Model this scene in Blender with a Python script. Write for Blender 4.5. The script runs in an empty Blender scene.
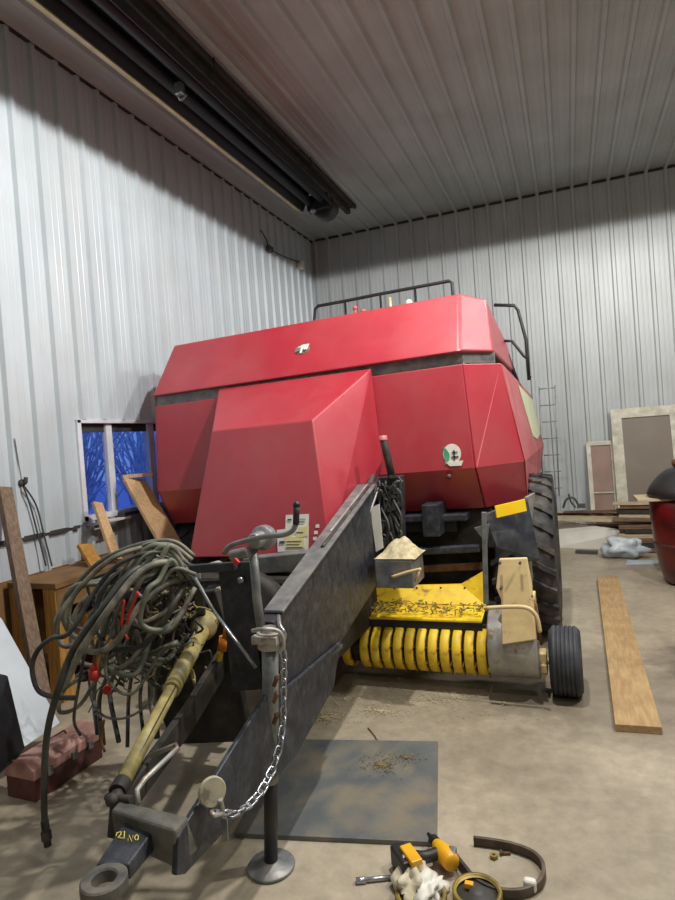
import bpy, bmesh, math, random
from mathutils import Vector, Matrix, noise
random.seed(7)
S = bpy.context.scene
COL = S.collection
V = Vector
# ------------------------------------------------------------------ camera
FPX = 596.5
YAW, PIT, ROL = [math.radians(a) for a in (21.31, -0.85, -4.275)]
CAM = V((0, 0, 1.6))
cy, sy, cp, sp = math.cos(YAW), math.sin(YAW), math.cos(PIT), math.sin(PIT)
fwd = V((-sy*cp, cy*cp, sp)); rt = V((cy, sy, 0)); up = rt.cross(fwd)
cr, sr = math.cos(ROL), math.sin(ROL)
ix = cr*rt + sr*up
iu = -sr*rt + cr*up
cd = bpy.data.cameras.new('camera'); cam = bpy.data.objects.new('camera', cd); COL.objects.link(cam)
m = Matrix((ix, iu, -fwd)).transposed().to_4x4(); m.translation = CAM
cam.matrix_world = m
cd.sensor_fit = 'VERTICAL'; cd.sensor_height = 24; cd.lens = 24*FPX/900; cd.clip_start = 0.05
S.camera = cam

def ray(x, y): return ix*((x-337.5)/FPX) - iu*((y-450)/FPX) + fwd
def at(x, y, **k):
    """measured point: photo pixel on a known world plane X=, Y= or Z="""
    d = ray(x, y); a, v = list(k.items())[0]; i = 'XYZ'.index(a)
    return CAM + d*((v-CAM[i])/d[i])
def onpl(x, y, a, b, c, off=0.0):
    n = (b-a).cross(c-a).normalized(); d = ray(x, y)
    if n.dot(d) > 0: n = -n
    return CAM + d*((a-CAM).dot(n)/d.dot(n)) + n*off

# ------------------------------------------------------------------ materials
def s2l(c):
    return tuple(((v/255)/12.92 if v/255 <= .04045 else ((v/255+.055)/1.055)**2.4) for v in c)
def mat(name, c1, c2=None, rough=.6, metal=0.0, scale=8, dust=None, dscale=3, damt=.5, bump=.0, bscale=60, spec=.5, coat=0, dlo=.45, dhi=.7, stretch=None, rvar=.0):
    m = bpy.data.materials.new(name); m.use_nodes = True; nt = m.node_tree; N = nt.nodes; L = nt.links
    b = N['Principled BSDF']; b.inputs['Roughness'].default_value = rough; b.inputs['Metallic'].default_value = metal
    b.inputs['Specular IOR Level'].default_value = spec; b.inputs['Coat Weight'].default_value = coat; b.inputs['Coat Roughness'].default_value = .25
    tc = N.new('ShaderNodeTexCoord'); mp = N.new('ShaderNodeMapping'); L.new(tc.outputs['Object'], mp.inputs[0])
    if stretch: mp.inputs['Scale'].default_value = stretch
    n1 = N.new('ShaderNodeTexNoise'); n1.inputs['Scale'].default_value = scale; n1.inputs['Detail'].default_value = 6; L.new(mp.outputs[0], n1.inputs[0])
    mx = N.new('ShaderNodeMix'); mx.data_type = 'RGBA'
    r1 = N.new('ShaderNodeMapRange'); r1.inputs[1].default_value = .35; r1.inputs[2].default_value = .65; L.new(n1.outputs[0], r1.inputs[0])
    L.new(r1.outputs[0], mx.inputs[0]); mx.inputs[6].default_value = (*s2l(c1), 1); mx.inputs[7].default_value = (*s2l(c2 or c1), 1)
    out = mx.outputs[2]
    if dust:
        n2 = N.new('ShaderNodeTexNoise'); n2.inputs['Scale'].default_value = dscale; n2.inputs['Detail'].default_value = 8; n2.inputs['Roughness'].default_value = .65; L.new(tc.outputs['Object'], n2.inputs[0])
        r2 = N.new('ShaderNodeMapRange'); r2.inputs[1].default_value = dlo; r2.inputs[2].default_value = dhi; r2.inputs[4].default_value = damt; L.new(n2.outputs[0], r2.inputs[0])
        m2 = N.new('ShaderNodeMix'); m2.data_type = 'RGBA'; L.new(r2.outputs[0], m2.inputs[0]); L.new(out, m2.inputs[6]); m2.inputs[7].default_value = (*s2l(dust), 1); out = m2.outputs[2]
    L.new(out, b.inputs['Base Color'])
    if bump:
        n3 = N.new('ShaderNodeTexNoise'); n3.inputs['Scale'].default_value = bscale; n3.inputs['Detail'].default_value = 4; L.new(mp.outputs[0], n3.inputs[0])
        bp = N.new('ShaderNodeBump'); bp.inputs['Strength'].default_value = bump; bp.inputs['Distance'].default_value = .01; L.new(n3.outputs[0], bp.inputs['Height']); L.new(bp.outputs[0], b.inputs['Normal'])
    return m
M = {}
M['red'] = mat('red_paint', (172, 42, 56), (164, 38, 52), rough=.42, scale=3, dust=(204, 146, 140), dscale=1.3, damt=.15, dlo=.4, spec=.8, coat=.1)
M['redroof'] = M['red']
M['reddusty'] = mat('red_paint_dusty', (178, 56, 66), (188, 84, 90), rough=.5, scale=4, dust=(196, 150, 146), dscale=3, damt=.45, dlo=.35)
M['black'] = mat('black_frame_paint', (27, 29, 35), (46, 49, 57), rough=.5, scale=14, dust=(92, 92, 94), dscale=22, damt=.4, bump=.2, dlo=.48)
M['blackdust'] = mat('dusty_black_paint', (62, 62, 60), (88, 86, 80), rough=.7, scale=14, dust=(128, 122, 108), dscale=9, damt=.6, bump=.2, dlo=.4)
M['guardm'] = mat('brown_black_worn_metal', (46, 40, 36), (82, 66, 50), rough=.55, scale=9, dust=(120, 110, 96), dscale=12, damt=.5)
M['discm'] = mat('dusty_beige_disc', (176, 168, 140), (150, 144, 122), rough=.6, scale=16, dust=(96, 90, 78), dscale=12, damt=.7, dlo=.55, dhi=.6)
M['navy'] = mat('dark_guard_paint', (40, 44, 52), (58, 62, 70), rough=.5, scale=10, dust=(110, 108, 104), dscale=6, damt=.5)
M['dark'] = mat('dark_machinery', (22, 21, 20), (44, 41, 37), rough=.7, scale=12, dust=(84, 74, 60), dscale=10, damt=.5)
M['steel'] = mat('worn_grey_steel', (104, 108, 110), (138, 140, 138), rough=.45, metal=.35, scale=14, dust=(150, 140, 122), dscale=7, damt=.5, bump=.1)
M['galv'] = mat('pale_worn_steel', (150, 148, 142), (182, 178, 168), rough=.45, metal=.3, scale=12, dust=(120, 92, 66), dscale=9, damt=.7, dlo=.55, dhi=.62)
M['chrome'] = mat('bright_steel', (186, 188, 192), (140, 142, 146), rough=.3, metal=.8, scale=20)
M['rust'] = mat('rusty_steel', (92, 62, 44), (128, 92, 62), rough=.8, scale=20, metal=.2, bump=.3)
M['yellow'] = mat('yellow_paint', (242, 206, 44), (226, 184, 40), rough=.5, scale=14, dust=(120, 88, 50), dscale=12, damt=.8, dlo=.56, dhi=.66)
M['cream'] = mat('faded_cream_paint', (222, 196, 140), (204, 180, 132), rough=.55, scale=9, dust=(128, 84, 54), dscale=9, damt=.8, dlo=.58, dhi=.64)
M['shaft'] = mat('faded_yellow_plastic', (178, 164, 96), (140, 128, 84), rough=.55, scale=18, dust=(84, 76, 56), dscale=10, damt=.7)
M['rubber'] = mat('tyre_rubber', (34, 34, 36), (52, 52, 52), rough=.75, scale=8, dust=(112, 104, 92), dscale=6, damt=.55)
M['rubberw'] = mat('gauge_wheel_rubber', (40, 43, 50), (56, 58, 64), rough=.6, scale=8, dust=(100, 98, 96), dscale=5, damt=.35)
M['hose'] = mat('dusty_hose_rubber', (84, 82, 74), (130, 126, 110), rough=.6, scale=16, dust=(168, 160, 138), dscale=8, damt=.6)
M['hosedark'] = mat('dark_hose_rubber', (36, 37, 38), (62, 62, 60), rough=.5, scale=14, dust=(110, 104, 92), dscale=8, damt=.4)
M['wire'] = mat('green_grey_cable', (120, 122, 104), (86, 90, 78), rough=.6, scale=16)
M['redplastic'] = mat('red_plastic', (204, 46, 32), (180, 40, 32), rough=.45)
M['orange'] = mat('orange_plastic', (220, 140, 30), (200, 110, 24), rough=.5)
M['white'] = mat('white_label', (226, 224, 214), (214, 210, 196), rough=.5)
M['lblyellow'] = mat('label_yellow_print', (216, 204, 140), (226, 216, 160), rough=.5)
M['ink'] = mat('dark_print', (70, 68, 66), rough=.6)
M['green'] = mat('green_print', (60, 140, 104), (80, 170, 130), rough=.5)
M['reflector'] = mat('yellow_reflector', (246, 206, 30), (240, 196, 24), rough=.35)
M['decal'] = mat('pale_yellow_green_decal', (222, 216, 176), (190, 204, 172), rough=.5, scale=6)
M['chaff'] = mat('chaff', (150, 134, 92), (110, 100, 62), rough=.9, scale=30)
M['chafflight'] = mat('chaff_pale', (206, 194, 160), (170, 154, 116), rough=.9, scale=30)
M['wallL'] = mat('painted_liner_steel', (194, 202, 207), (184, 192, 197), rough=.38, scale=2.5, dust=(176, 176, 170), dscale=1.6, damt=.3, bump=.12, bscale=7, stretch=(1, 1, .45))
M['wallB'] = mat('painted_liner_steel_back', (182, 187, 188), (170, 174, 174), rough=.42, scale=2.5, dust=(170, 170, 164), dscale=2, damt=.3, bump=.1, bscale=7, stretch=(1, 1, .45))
M['ceil'] = mat('ceiling_liner_steel', (176, 182, 180), (164, 169, 166), rough=.4, scale=1.5, dust=(148, 148, 144), dscale=1, damt=.4)
M['darktrim'] = mat('dark_gap_trim', (48, 46, 44), (66, 62, 58), rough=.8)
M['vinyl'] = mat('window_vinyl', (226, 226, 230), (212, 212, 218), rough=.45)
M['woodlight'] = mat('light_lumber', (214, 180, 134), (192, 156, 110), rough=.6, scale=6, stretch=(12, 12, 1.2), bump=.1, dust=(150, 110, 66), dscale=5, damt=.4)
M['plank'] = mat('yellow_brown_plank', (184, 153, 108), (160, 130, 86), rough=.6, scale=5, stretch=(10, 1.2, 10), bump=.15, dust=(130, 96, 58), dscale=5, damt=.5)
M['woodold'] = mat('old_brown_wood', (134, 112, 92), (104, 84, 68), rough=.8, scale=7, stretch=(10, 10, 1.2), bump=.2)
M['woodyel'] = mat('amber_wood', (190, 142, 66), (156, 110, 48), rough=.6, scale=6, stretch=(10, 10, 1.2), bump=.15)
M['woodpile'] = mat('brown_lumber', (124, 96, 70), (92, 70, 52), rough=.8, scale=7, stretch=(1.2, 10, 10), bump=.2)
M['woodpale'] = mat('pale_lumber', (190, 176, 146), (160, 144, 114), rough=.8, scale=7, stretch=(1.2, 10, 10), bump=.2)
M['ply'] = mat('dusky_plywood', (140, 104, 62), (110, 80, 48), rough=.75, scale=5, bump=.1)
M['doorwhite'] = mat('weathered_white_frame', (206, 202, 184), (176, 172, 152), rough=.6, scale=9, dust=(130, 124, 100), dscale=7, damt=.5)
M['doorpanel'] = mat('brown_grey_panel', (118, 106, 92), (100, 90, 78), rough=.55, scale=3, dust=(140, 122, 90), dscale=3, damt=.4)
M['brownpanel'] = mat('brown_panel', (146, 118, 104), (128, 102, 90), rough=.6, scale=4)
M['foam'] = mat('white_board', (236, 234, 224), (222, 218, 206), rough=.7, scale=4)
M['sheet'] = mat('white_plastic_sheet', (196, 204, 208), (170, 180, 186), rough=.35, scale=8, bump=.4, bscale=14)
M['panelwhite'] = mat('pale_blue_white_sheet', (214, 222, 228), (198, 206, 212), rough=.4, scale=4)
M['panelblack'] = mat('black_sheet', (20, 20, 24), (34, 34, 38), rough=.5, scale=6)
M['toolbox'] = mat('dusty_pink_metal', (190, 146, 134), (168, 124, 114), rough=.6, scale=8, dust=(120, 84, 74), dscale=8, damt=.5)
M['toolboxside'] = mat('maroon_toolbox_paint', (96, 50, 48), (74, 42, 42), rough=.5, scale=8, dust=(120, 100, 92), dscale=9, damt=.4)
M['tub'] = mat('dark_red_tub', (112, 22, 24), (50, 16, 18), rough=.35, scale=4, coat=.3)
M['matsteel'] = mat('steel_plate', (92, 96, 97), (114, 116, 112), rough=.5, metal=.15, scale=5, dust=(146, 130, 102), dscale=4.5, damt=.75, bump=.1)
M['cloth'] = mat('pale_work_cloth', (214, 204, 184), (190, 182, 150), rough=.9, scale=18, bump=.4, bscale=40)
M['drillyellow'] = mat('tool_yellow', (238, 180, 30), (226, 160, 26), rough=.4)
M['toolblack'] = mat('tool_black', (26, 26, 28), (38, 38, 40), rough=.5)
M['brass'] = mat('brassy_yellow', (168, 146, 70), (120, 104, 56), rough=.45, metal=.4, scale=18)
M['paleedge'] = mat('pale_reflector_edge', (196, 182, 142), (170, 156, 120), rough=.5, metal=.3)
M['heater'] = mat('black_heater_steel', (14, 15, 19), (22, 23, 30), rough=.6, scale=6)
M['greyhose'] = M['wire']

def floor_material():
    m = mat('concrete', (176, 164, 142), (154, 143, 122), rough=.5, scale=1.3, dust=(112, 100, 84), dscale=.9, damt=.6, bump=.1, bscale=25, dlo=.48, dhi=.75)
    nt = m.node_tree; N = nt.nodes; L = nt.links; b = N['Principled BSDF']
    src = b.inputs['Base Color'].links[0].from_socket
    tc = N.new('ShaderNodeTexCoord')
    n = N.new('ShaderNodeTexNoise'); n.inputs['Scale'].default_value = 14; n.inputs['Detail'].default_value = 8; n.inputs['Roughness'].default_value = .7; L.new(tc.outputs['Object'], n.inputs[0])
    r = N.new('ShaderNodeMapRange'); r.inputs[1].default_value = .3; r.inputs[2].default_value = .7; r.inputs[3].default_value = .78; r.inputs[4].default_value = 1.15; L.new(n.outputs[0], r.inputs[0])
    mx = N.new('ShaderNodeMix'); mx.data_type = 'RGBA'; mx.blend_type = 'MULTIPLY'; mx.inputs[0].default_value = 1
    L.new(src, mx.inputs[6]); L.new(r.outputs[0], mx.inputs[7]); out = mx.outputs[2]
    # oil spots and stains with their own shapes
    for (x, y, rad, amt) in [(-.35, 3.0, .16, .45), (-1.1, 3.35, .65, .9), (-.8, 3.25, .4, .7), (.15, 2.2, .05, .4), (-2.2, 2.9, .7, .5), (.95, 4.3, .09, .3), (-.2, 2.55, .1, .25), (-1.7, 2.4, .35, .3)]:
        mp = N.new('ShaderNodeMapping'); mp.inputs['Location'].default_value = (-x/rad, -y/rad, 0); mp.inputs['Scale'].default_value = (1/rad, 1/rad, 0)
        n2 = N.new('ShaderNodeTexNoise'); n2.inputs['Scale'].default_value = 5; n2.inputs['Detail'].default_value = 4; L.new(tc.outputs['Object'], n2.inputs[0])
        vm = N.new('ShaderNodeVectorMath'); vm.operation = 'LENGTH'; L.new(tc.outputs['Object'], mp.inputs[0]); L.new(mp.outputs[0], vm.inputs[0])
        a = N.new('ShaderNodeMath'); a.operation = 'ADD'; L.new(vm.outputs['Value'], a.inputs[0]); L.new(n2.outputs[0], a.inputs[1])
        rr = N.new('ShaderNodeMapRange'); rr.interpolation_type = 'SMOOTHSTEP'; rr.inputs[1].default_value = 1.0; rr.inputs[2].default_value = 1.7; rr.inputs[3].default_value = amt; rr.inputs[4].default_value = 0; L.new(a.outputs[0], rr.inputs[0])
        m3 = N.new('ShaderNodeMix'); m3.data_type = 'RGBA'; L.new(rr.outputs[0], m3.inputs[0]); L.new(out, m3.inputs[6]); m3.inputs[7].default_value = (*s2l((78, 68, 54)), 1); out = m3.outputs[2]
    L.new(out, b.inputs['Base Color'])
    return m
M['floor'] = floor_material()

# ------------------------------------------------------------------ mesh builder
WL = {}   # world location of parents
class MB:
    def __init__(s): s.v = []; s.f = []; s.smooth = []
    def add(s, vs, fs, sm=False):
        o = len(s.v); s.v += [V(p) for p in vs]; s.f += [[i+o for i in f] for f in fs]; s.smooth += [sm]*len(fs); return s
    def box(s, c, d, ax=None):
        """box centre c, size d, optional axes"""
        c = V(c); X, Y, Z = ax if ax else (V((1, 0, 0)), V((0, 1, 0)), V((0, 0, 1)))
        p = [c + X*(d[0]/2*i) + Y*(d[1]/2*j) + Z*(d[2]/2*k) for i in (-1, 1) for j in (-1, 1) for k in (-1, 1)]
        return s.add(p, [(0, 1, 3, 2), (4, 6, 7, 5), (0, 4, 5, 1), (2, 3, 7, 6), (0, 2, 6, 4), (1, 5, 7, 3)])
    def lohi(s, a, b): a = V(a); b = V(b); return s.box((a+b)/2, (b-a))
    def beam(s, a, b, w, h, upv=(0, 0, 1)):
        a = V(a); b = V(b); d = (b-a); l = d.length; d.normalize(); u = V(upv); x = d.cross(u)
        if x.length < 1e-4: x = d.cross(V((1, 0, 0)))
        x.normalize(); z = x.cross(d)
        return s.box((a+b)/2, (w, l, h), (x, d, z))
    def slab(s, pts, t, n=None):
        """polygon pts extruded by thickness t against the normal (away from camera)"""
        pts = [V(p) for p in pts]
        if n is None:
            n = (pts[1]-pts[0]).cross(pts[2]-pts[0]).normalized()
            if n.dot(pts[0]-CAM) < 0: n = -n
        n = V(n)*t; k = len(pts)
        return s.add(pts+[p+n for p in pts], [tuple(range(k)), tuple(range(2*k-1, k-1, -1))]+[(i, i+k, (i+1) % k+k, (i+1) % k) for i in range(k)])
    def hull(s, A, B):
        """prism between two matching loops"""
        k = len(A)
        return s.add(list(A)+list(B), [tuple(range(k)), tuple(range(2*k-1, k-1, -1))]+[(i, i+k, (i+1) % k+k, (i+1) % k) for i in range(k)])
    def tube(s, pts, r, n=8, sm=True, curve=True, caps=True, sub=6):
        pts = [V(p) for p in pts]
        if curve and len(pts) > 2:
            q = []; P = [2*pts[0]-pts[1]]+pts+[2*pts[-1]-pts[-2]]
            for i in range(1, len(P)-2):
                for j in range(sub):
                    t = j/sub; a, b, c, d = P[i-1:i+3]
                    q.append(.5*((2*b)+(c-a)*t+(2*a-5*b+4*c-d)*t*t+(3*b-a-3*c+d)*t**3))
            q.append(pts[-1]); pts = q
        k = len(pts); T = [(pts[min(i+1, k-1)]-pts[max(i-1, 0)]).normalized() for i in range(k)]
        u = T[0].orthogonal().normalized(); vs = []; fs = []
        for i in range(k):
            u = (u-T[i]*u.dot(T[i])); u.normalize(); w = T[i].cross(u)
            rr = r[i*(len(r)-1)//max(1, k-1)] if isinstance(r, (list, tuple)) else r
            for j in range(n):
                a = 2*math.pi*j/n; vs.append(pts[i]+(u*math.cos(a)+w*math.sin(a))*rr)
        for i in range(k-1):
            for j in range(n): fs.append((i*n+j, i*n+(j+1) % n, (i+1)*n+(j+1) % n, (i+1)*n+j))
        s.add(vs, fs, sm)
        if caps: s.add(vs[:n], [tuple(range(n))][::-1]); s.add(vs[-n:], [tuple(range(n))])
        return s
    def lathe(s, c, ax, prof, n=24, sm=True, a0=0, a1=2*math.pi):
        """prof list of (radius, distance along axis)"""
        c = V(c); ax = V(ax).normalized(); u = ax.orthogonal().normalized() if abs(ax.x) < .9 else V((0, 0, 1)); u = (u-ax*u.dot(ax)).normalized(); w = ax.cross(u); vs = []; fs = []
        full = abs(a1-a0-2*math.pi) < 1e-6; m_ = n if full else n+1
        for j in range(m_):
            a = a0+(a1-a0)*j/n
            for (r, h) in prof: vs.append(c+ax*h+(u*math.cos(a)+w*math.sin(a))*r)
        k = len(prof)
        for j in range(n):
            for i in range(k-1):
                fs.append((j*k+i, j*k+i+1, ((j+1) % m_)*k+i+1, ((j+1) % m_)*k+i))
        return s.add(vs, fs, sm)
    def ball(s, c, r, n=12, sc=(1, 1, 1)):
        c = V(c); vs = []; fs = []; h = n//2
        for i in range(h+1):
            t = math.pi*i/h
            for j in range(n):
                a = 2*math.pi*j/n; vs.append(c+V((math.sin(t)*math.cos(a)*r*sc[0], math.sin(t)*math.sin(a)*r*sc[1], math.cos(t)*r*sc[2])))
        for i in range(h):
            for j in range(n): fs.append((i*n+j, (i+1)*n+j, (i+1)*n+(j+1) % n, i*n+(j+1) % n))
        return s.add(vs, fs, True)
    def build(s, name, mt, parent=None, bevel=0, seg=2, split=True):
        lo = V((min(p.x for p in s.v), min(p.y for p in s.v), min(p.z for p in s.v))); hi = V((max(p.x for p in s.v), max(p.y for p in s.v), max(p.z for p in s.v)))
        o_ = V(((lo.x+hi.x)/2, (lo.y+hi.y)/2, lo.z if parent is None else (lo.z+hi.z)/2))
        me = bpy.data.meshes.new(name); me.from_pydata([p-o_ for p in s.v], [], s.f)
        me.polygons.foreach_set('use_smooth', s.smooth)
        bm = bmesh.new(); bm.from_mesh(me); bmesh.ops.remove_doubles(bm, verts=bm.verts, dist=1e-5); bmesh.ops.recalc_face_normals(bm, faces=bm.faces)
        bm.to_mesh(me); bm.free()
        ob = bpy.data.objects.new(name, me); COL.objects.link(ob)
        me.materials.append(M[mt] if isinstance(mt, str) else mt)
        if parent is not None:
            ob.parent = parent; ob.location = o_-WL[parent.name]
        else: ob.location = o_
        WL[ob.name] = o_
        if bevel:
            b = ob.modifiers.new('bevel', 'BEVEL'); b.width = bevel; b.segments = seg; b.limit_method = 'ANGLE'; b.angle_limit = math.radians(30)
        return ob
def thing(name, loc, label, cat, group=None):
    o = bpy.data.objects.new(name, None); COL.objects.link(o); o.location = loc; WL[o.name] = V(loc)
    o['label'] = label; o['category'] = cat
    if group: o['group'] = group
    return o
def tag(o, label, cat, group=None, kind=None):
    o['label'] = label; o['category'] = cat
    if group: o['group'] = group
    if kind: o['kind'] = kind
    return o
def struct(o, label=None):
    o['kind'] = 'structure'
    if label: o['label'] = label
    return o

# ------------------------------------------------------------------ room
XL, YB, ZC = -3.7, 9.0, 4.87
XR, YF = 8.0, -7.0
def profile(length, pitch=.2286):
    """liner panel section: (distance, height) pairs"""
    out = [(0, 0)]; k = int(length/pitch)+1
    for i in range(k):
        c = i*pitch+.06
        for d, h in ((-.034, 0), (-.017, .03), (.017, .03), (.034, 0), (.080, 0), (.085, .003), (.092, .003), (.097, 0), (.139, 0), (.144, .003), (.151, .003), (.156, 0)):
            if 0 < c+d < length: out.append((c+d, h))
    out.append((length, 0)); return out
def corr(o, along, across, nrm, la, lc, holes=None):
    """corrugated sheet: ribs run along 'along'; across coordinate in [0,lc]; optional hole (c0,c1,a0,a1)"""
    o = V(o); along = V(along); across = V(across); nrm = V(nrm); pr = profile(lc); mb = MB()
    vals = [p[0] for p in pr]
    if holes:
        c0, c1, a0, a1 = holes
        def hh(c):
            for i in range(len(pr)-1):
                if pr[i][0] <= c <= pr[i+1][0]:
                    t = (c-pr[i][0])/max(1e-9, pr[i+1][0]-pr[i][0]); return pr[i][1]*(1-t)+pr[i+1][1]*t
        pr = sorted(pr+[(c0, hh(c0)), (c1, hh(c1))])
    for i in range(len(pr)-1):
        (x0, h0), (x1, h1) = pr[i], pr[i+1]
        if x1-x0 < 1e-6: continue
        spans = [(0, la)]
        if holes and x0 >= c0-1e-6 and x1 <= c1+1e-6: spans = [(0, a0), (a1, la)]
        for (a, b) in spans:
            mb.add([o+across*x0+nrm*h0+along*a, o+across*x1+nrm*h1+along*a, o+across*x1+nrm*h1+along*b, o+across*x0+nrm*h0+along*b], [(0, 1, 2, 3)])
    return mb
struct(MB().lohi((XL-.1, YF-.1, -.12), (XR+.1, YB+.1, 0)).build('floor', 'floor'), 'tan stained concrete shed floor')
WY0, WY1, WZ0, WZ1 = 3.72, 5.1, 1.10, 1.93
struct(corr((XL, YF, 1.08), (0, 0, 1), (0, 1, 0), (1, 0, 0), ZC-1.08, YB-YF, (WY0-YF, WY1-YF, WZ0-1.08, WZ1-1.08)).build('wall_left', 'wallL'), 'white ribbed steel wall with the small window')
struct(corr((XL-.015, YF, .78), (0, 0, 1), (0, 1, 0), (1, 0, 0), .30, YB-YF).build('wall_left', 'wallL'), 'lower white ribbed steel strip under the wall ledge')
struct(MB().lohi((XL-.05, YF, 0), (XL-.002, YB, .80)).build('wall_left', 'ply'), 'brown plywood foot of the left wall')
struct(MB().lohi((XL-.002, YF, 1.06), (XL+.022, WY0-.05, 1.085)).build('trim_1', 'darktrim'), 'dark ledge flashing along the left wall')
struct(corr((XL, YB, 0), (0, 0, 1), (1, 0, 0), (0, -1, 0), ZC, XR-XL).build('wall_back', 'wallB'), 'white ribbed steel back wall')
struct(corr((XL, YF, ZC), (0, 1, 0), (1, 0, 0), (0, 0, -1), YB-YF, XR-XL).build('ceiling', 'ceil'), 'grey ribbed steel ceiling')
struct(corr((XR, YF, 0), (0, 0, 1), (0, 1, 0), (-1, 0, 0), ZC, YB-YF).build('wall_right', 'ceil'))
struct(corr((XL, YF, 0), (0, 0, 1), (1, 0, 0), (0, 1, 0), ZC, XR-XL).build('wall_front', 'ceil'))
struct(MB().lohi((XL, YB-.03, ZC-.03), (XR, YB, ZC)).build('trim_2', 'darktrim'), 'dark joint where back wall meets the ceiling')
struct(MB().lohi((XL, YF, ZC-.03), (XL+.03, YB, ZC)).build('trim_3', 'darktrim'), 'dark joint where left wall meets the ceiling')
# window
w = bpy.data.objects.new('window_1', None); COL.objects.link(w); w.location = (XL, WY0, WZ0); WL[w.name] = V(w.location); w['kind'] = 'structure'; w['label'] = 'two pane sliding window with blue dusk outside'
mb = MB()
for a, b in (((XL-.08, WY0, WZ0), (XL+.025, WY0+.045, WZ1)), ((XL-.08, WY1-.045, WZ0), (XL+.025, WY1, WZ1)), ((XL-.08, WY0, WZ0), (XL+.025, WY1, WZ0+.045)), ((XL-.08, WY0, WZ1-.03), (XL+.025, WY1, WZ1))): mb.lohi(a, b)
mb.build('window_frame', 'vinyl', w, .004)
MB().lohi((XL-.06, 4.07, WZ0+.04), (XL-.005, 4.14, WZ1-.03)).lohi((XL-.06, 4.62, WZ0+.04), (XL-.005, 4.70, WZ1-.03)).build('window_mullion', 'vinyl', w, .004)
MB().lohi((XL-.075, WY0+.03, WZ1-.10), (XL-.03, WY1-.03, WZ1-.03)).build('window_header', 'darktrim', w)
gl = bpy.data.materials.new('window_glass'); gl.use_nodes = True; b = gl.node_tree.nodes['Principled BSDF']; b.inputs['Transmission Weight'].default_value = 1; b.inputs['Roughness'].default_value = .02; b.inputs['IOR'].default_value = 1.1; b.inputs['Base Color'].default_value = (.9, .93, 1, 1)
for (a, b_) in ((WY0+.04, 4.12), (4.19, 4.63), (4.69, WY1-.04)): MB().lohi((XL-.045, a, WZ0+.04), (XL-.041, b_, WZ1-.03)).build('window_pane', gl, w)
# outside the window: snow and frosted shrubs
M['snow'] = mat('snow', (150, 165, 215), rough=.9)
M['frost'] = mat('frosted_twig', (245, 248, 255), (190, 195, 225), rough=.9)
struct(MB().lohi((-40, -20, -.4), (XL-.3, 40, -.3)).build('ground_outside', 'snow'), 'snowy ground outside the window')
for k in range(6):
    bx, by = -6.0-.3*(k % 2), 5.2+1.05*k; mb = MB()
    for j in range(70):
        p = V((bx, by, -.3)); d = V((random.uniform(-.4, .4), random.uniform(-.4, .4), 1.6)); q = [p+V((0, 0, random.uniform(0, 1.2)))]
        for i in range(6): d += V((random.uniform(-.35, .35), random.uniform(-.35, .35), random.uniform(-.35, .15))); q.append(q[-1]+d*.26)
        mb.tube(q, .011 if j > 3 else .03, n=4, curve=False, caps=False)
    tag(mb.build('frosted_shrub', 'frost'), 'frosted bare shrub outside the window', 'shrub', 'frosted shrubs outside the window')

# ------------------------------------------------------------------ overhead heater
hx0, hx1, hz = -2.86, -2.46, 4.42
ht = thing('radiant_tube_heater', ((hx0+hx1)/2, 2.8, hz), 'long black radiant tube heater hung under the ceiling', 'heater')
Y0h, Y1h = -1.2, 6.75
MB().hull([V((hx0, Y0h, hz)), V((hx0+.10, Y0h, hz+.2)), V((hx1-.10, Y0h, hz+.2)), V((hx1, Y0h, hz)), V((hx1-.01, Y0h, hz)), V((hx1-.105, Y0h, hz+.19)), V((hx0+.105, Y0h, hz+.19)), V((hx0+.01, Y0h, hz))],
          [V((hx0, Y1h, hz)), V((hx0+.10, Y1h, hz+.2)), V((hx1-.10, Y1h, hz+.2)), V((hx1, Y1h, hz)), V((hx1-.01, Y1h, hz)), V((hx1-.105, Y1h, hz+.19)), V((hx0+.105, Y1h, hz+.19)), V((hx0+.01, Y1h, hz))]).build('reflector', 'heater', ht)
MB().tube([(-2.74, Y0h, hz+.08), (-2.74, Y1h, hz+.08)], .05, 14).tube([(-2.57, Y0h, hz+.08), (-2.57, Y1h, hz+.08)], .05, 14).build('radiant_tube', 'heater', ht)
MB().lohi((hx0-.03, Y0h, hz-.012), (hx0+.006, Y1h-.1, hz+.02)).lohi((hx0-.045, Y0h, hz+.012), (hx0-.03, Y1h-.1, hz+.02)).build('edge_strip', 'paleedge', ht)
mb = MB().lathe((-2.62, Y1h+.05, hz+.06), (0, 1, 0), [(.0, 0), (.13, 0), (.15, .02), (.15, .2), (.12, .24), (0, .24)], 20)
mb.lohi((-2.78, Y1h-.04, hz-.02), (-2.5, Y1h+.08, hz+.16)); mb.build('burner_fan', 'toolblack', ht, .005)
MB().ball((-2.68, Y1h-.1, hz-.05), .035).build('burner_light', 'chrome', ht)
for y in (0, 2.2, 4.4, 6.4):
    for x in (hx0+.1, hx1-.1): MB().tube([(x, y, hz+.2), (x, y, ZC)], .006, 6).build('hanger_rod', 'darktrim', ht)
hq = at(180, 92, Z=hz-.02)
MB().tube([hq+V((-.03, .0, .08)), hq+V((-.02, .02, -.04)), hq+V((.02, .05, 0))], .012).lohi(hq+V((-.03, -.03, -.02)), hq+V((.03, .02, .06))).build('clamp', 'chrome', ht)
o = MB().lohi((-2.72, Y0h, ZC-.10), (-2.66, 8.0, ZC-.0)).lohi((-2.60, Y0h, ZC-.05), (-2.57, 8.0, ZC-.0)).lohi((-2.66, Y0h, ZC-.03), (-2.60, 8.0, ZC-.0)).build('ceiling_track', 'darktrim')
tag(o, 'dark double rail fixed to the ceiling beside the heater', 'rail')
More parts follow.
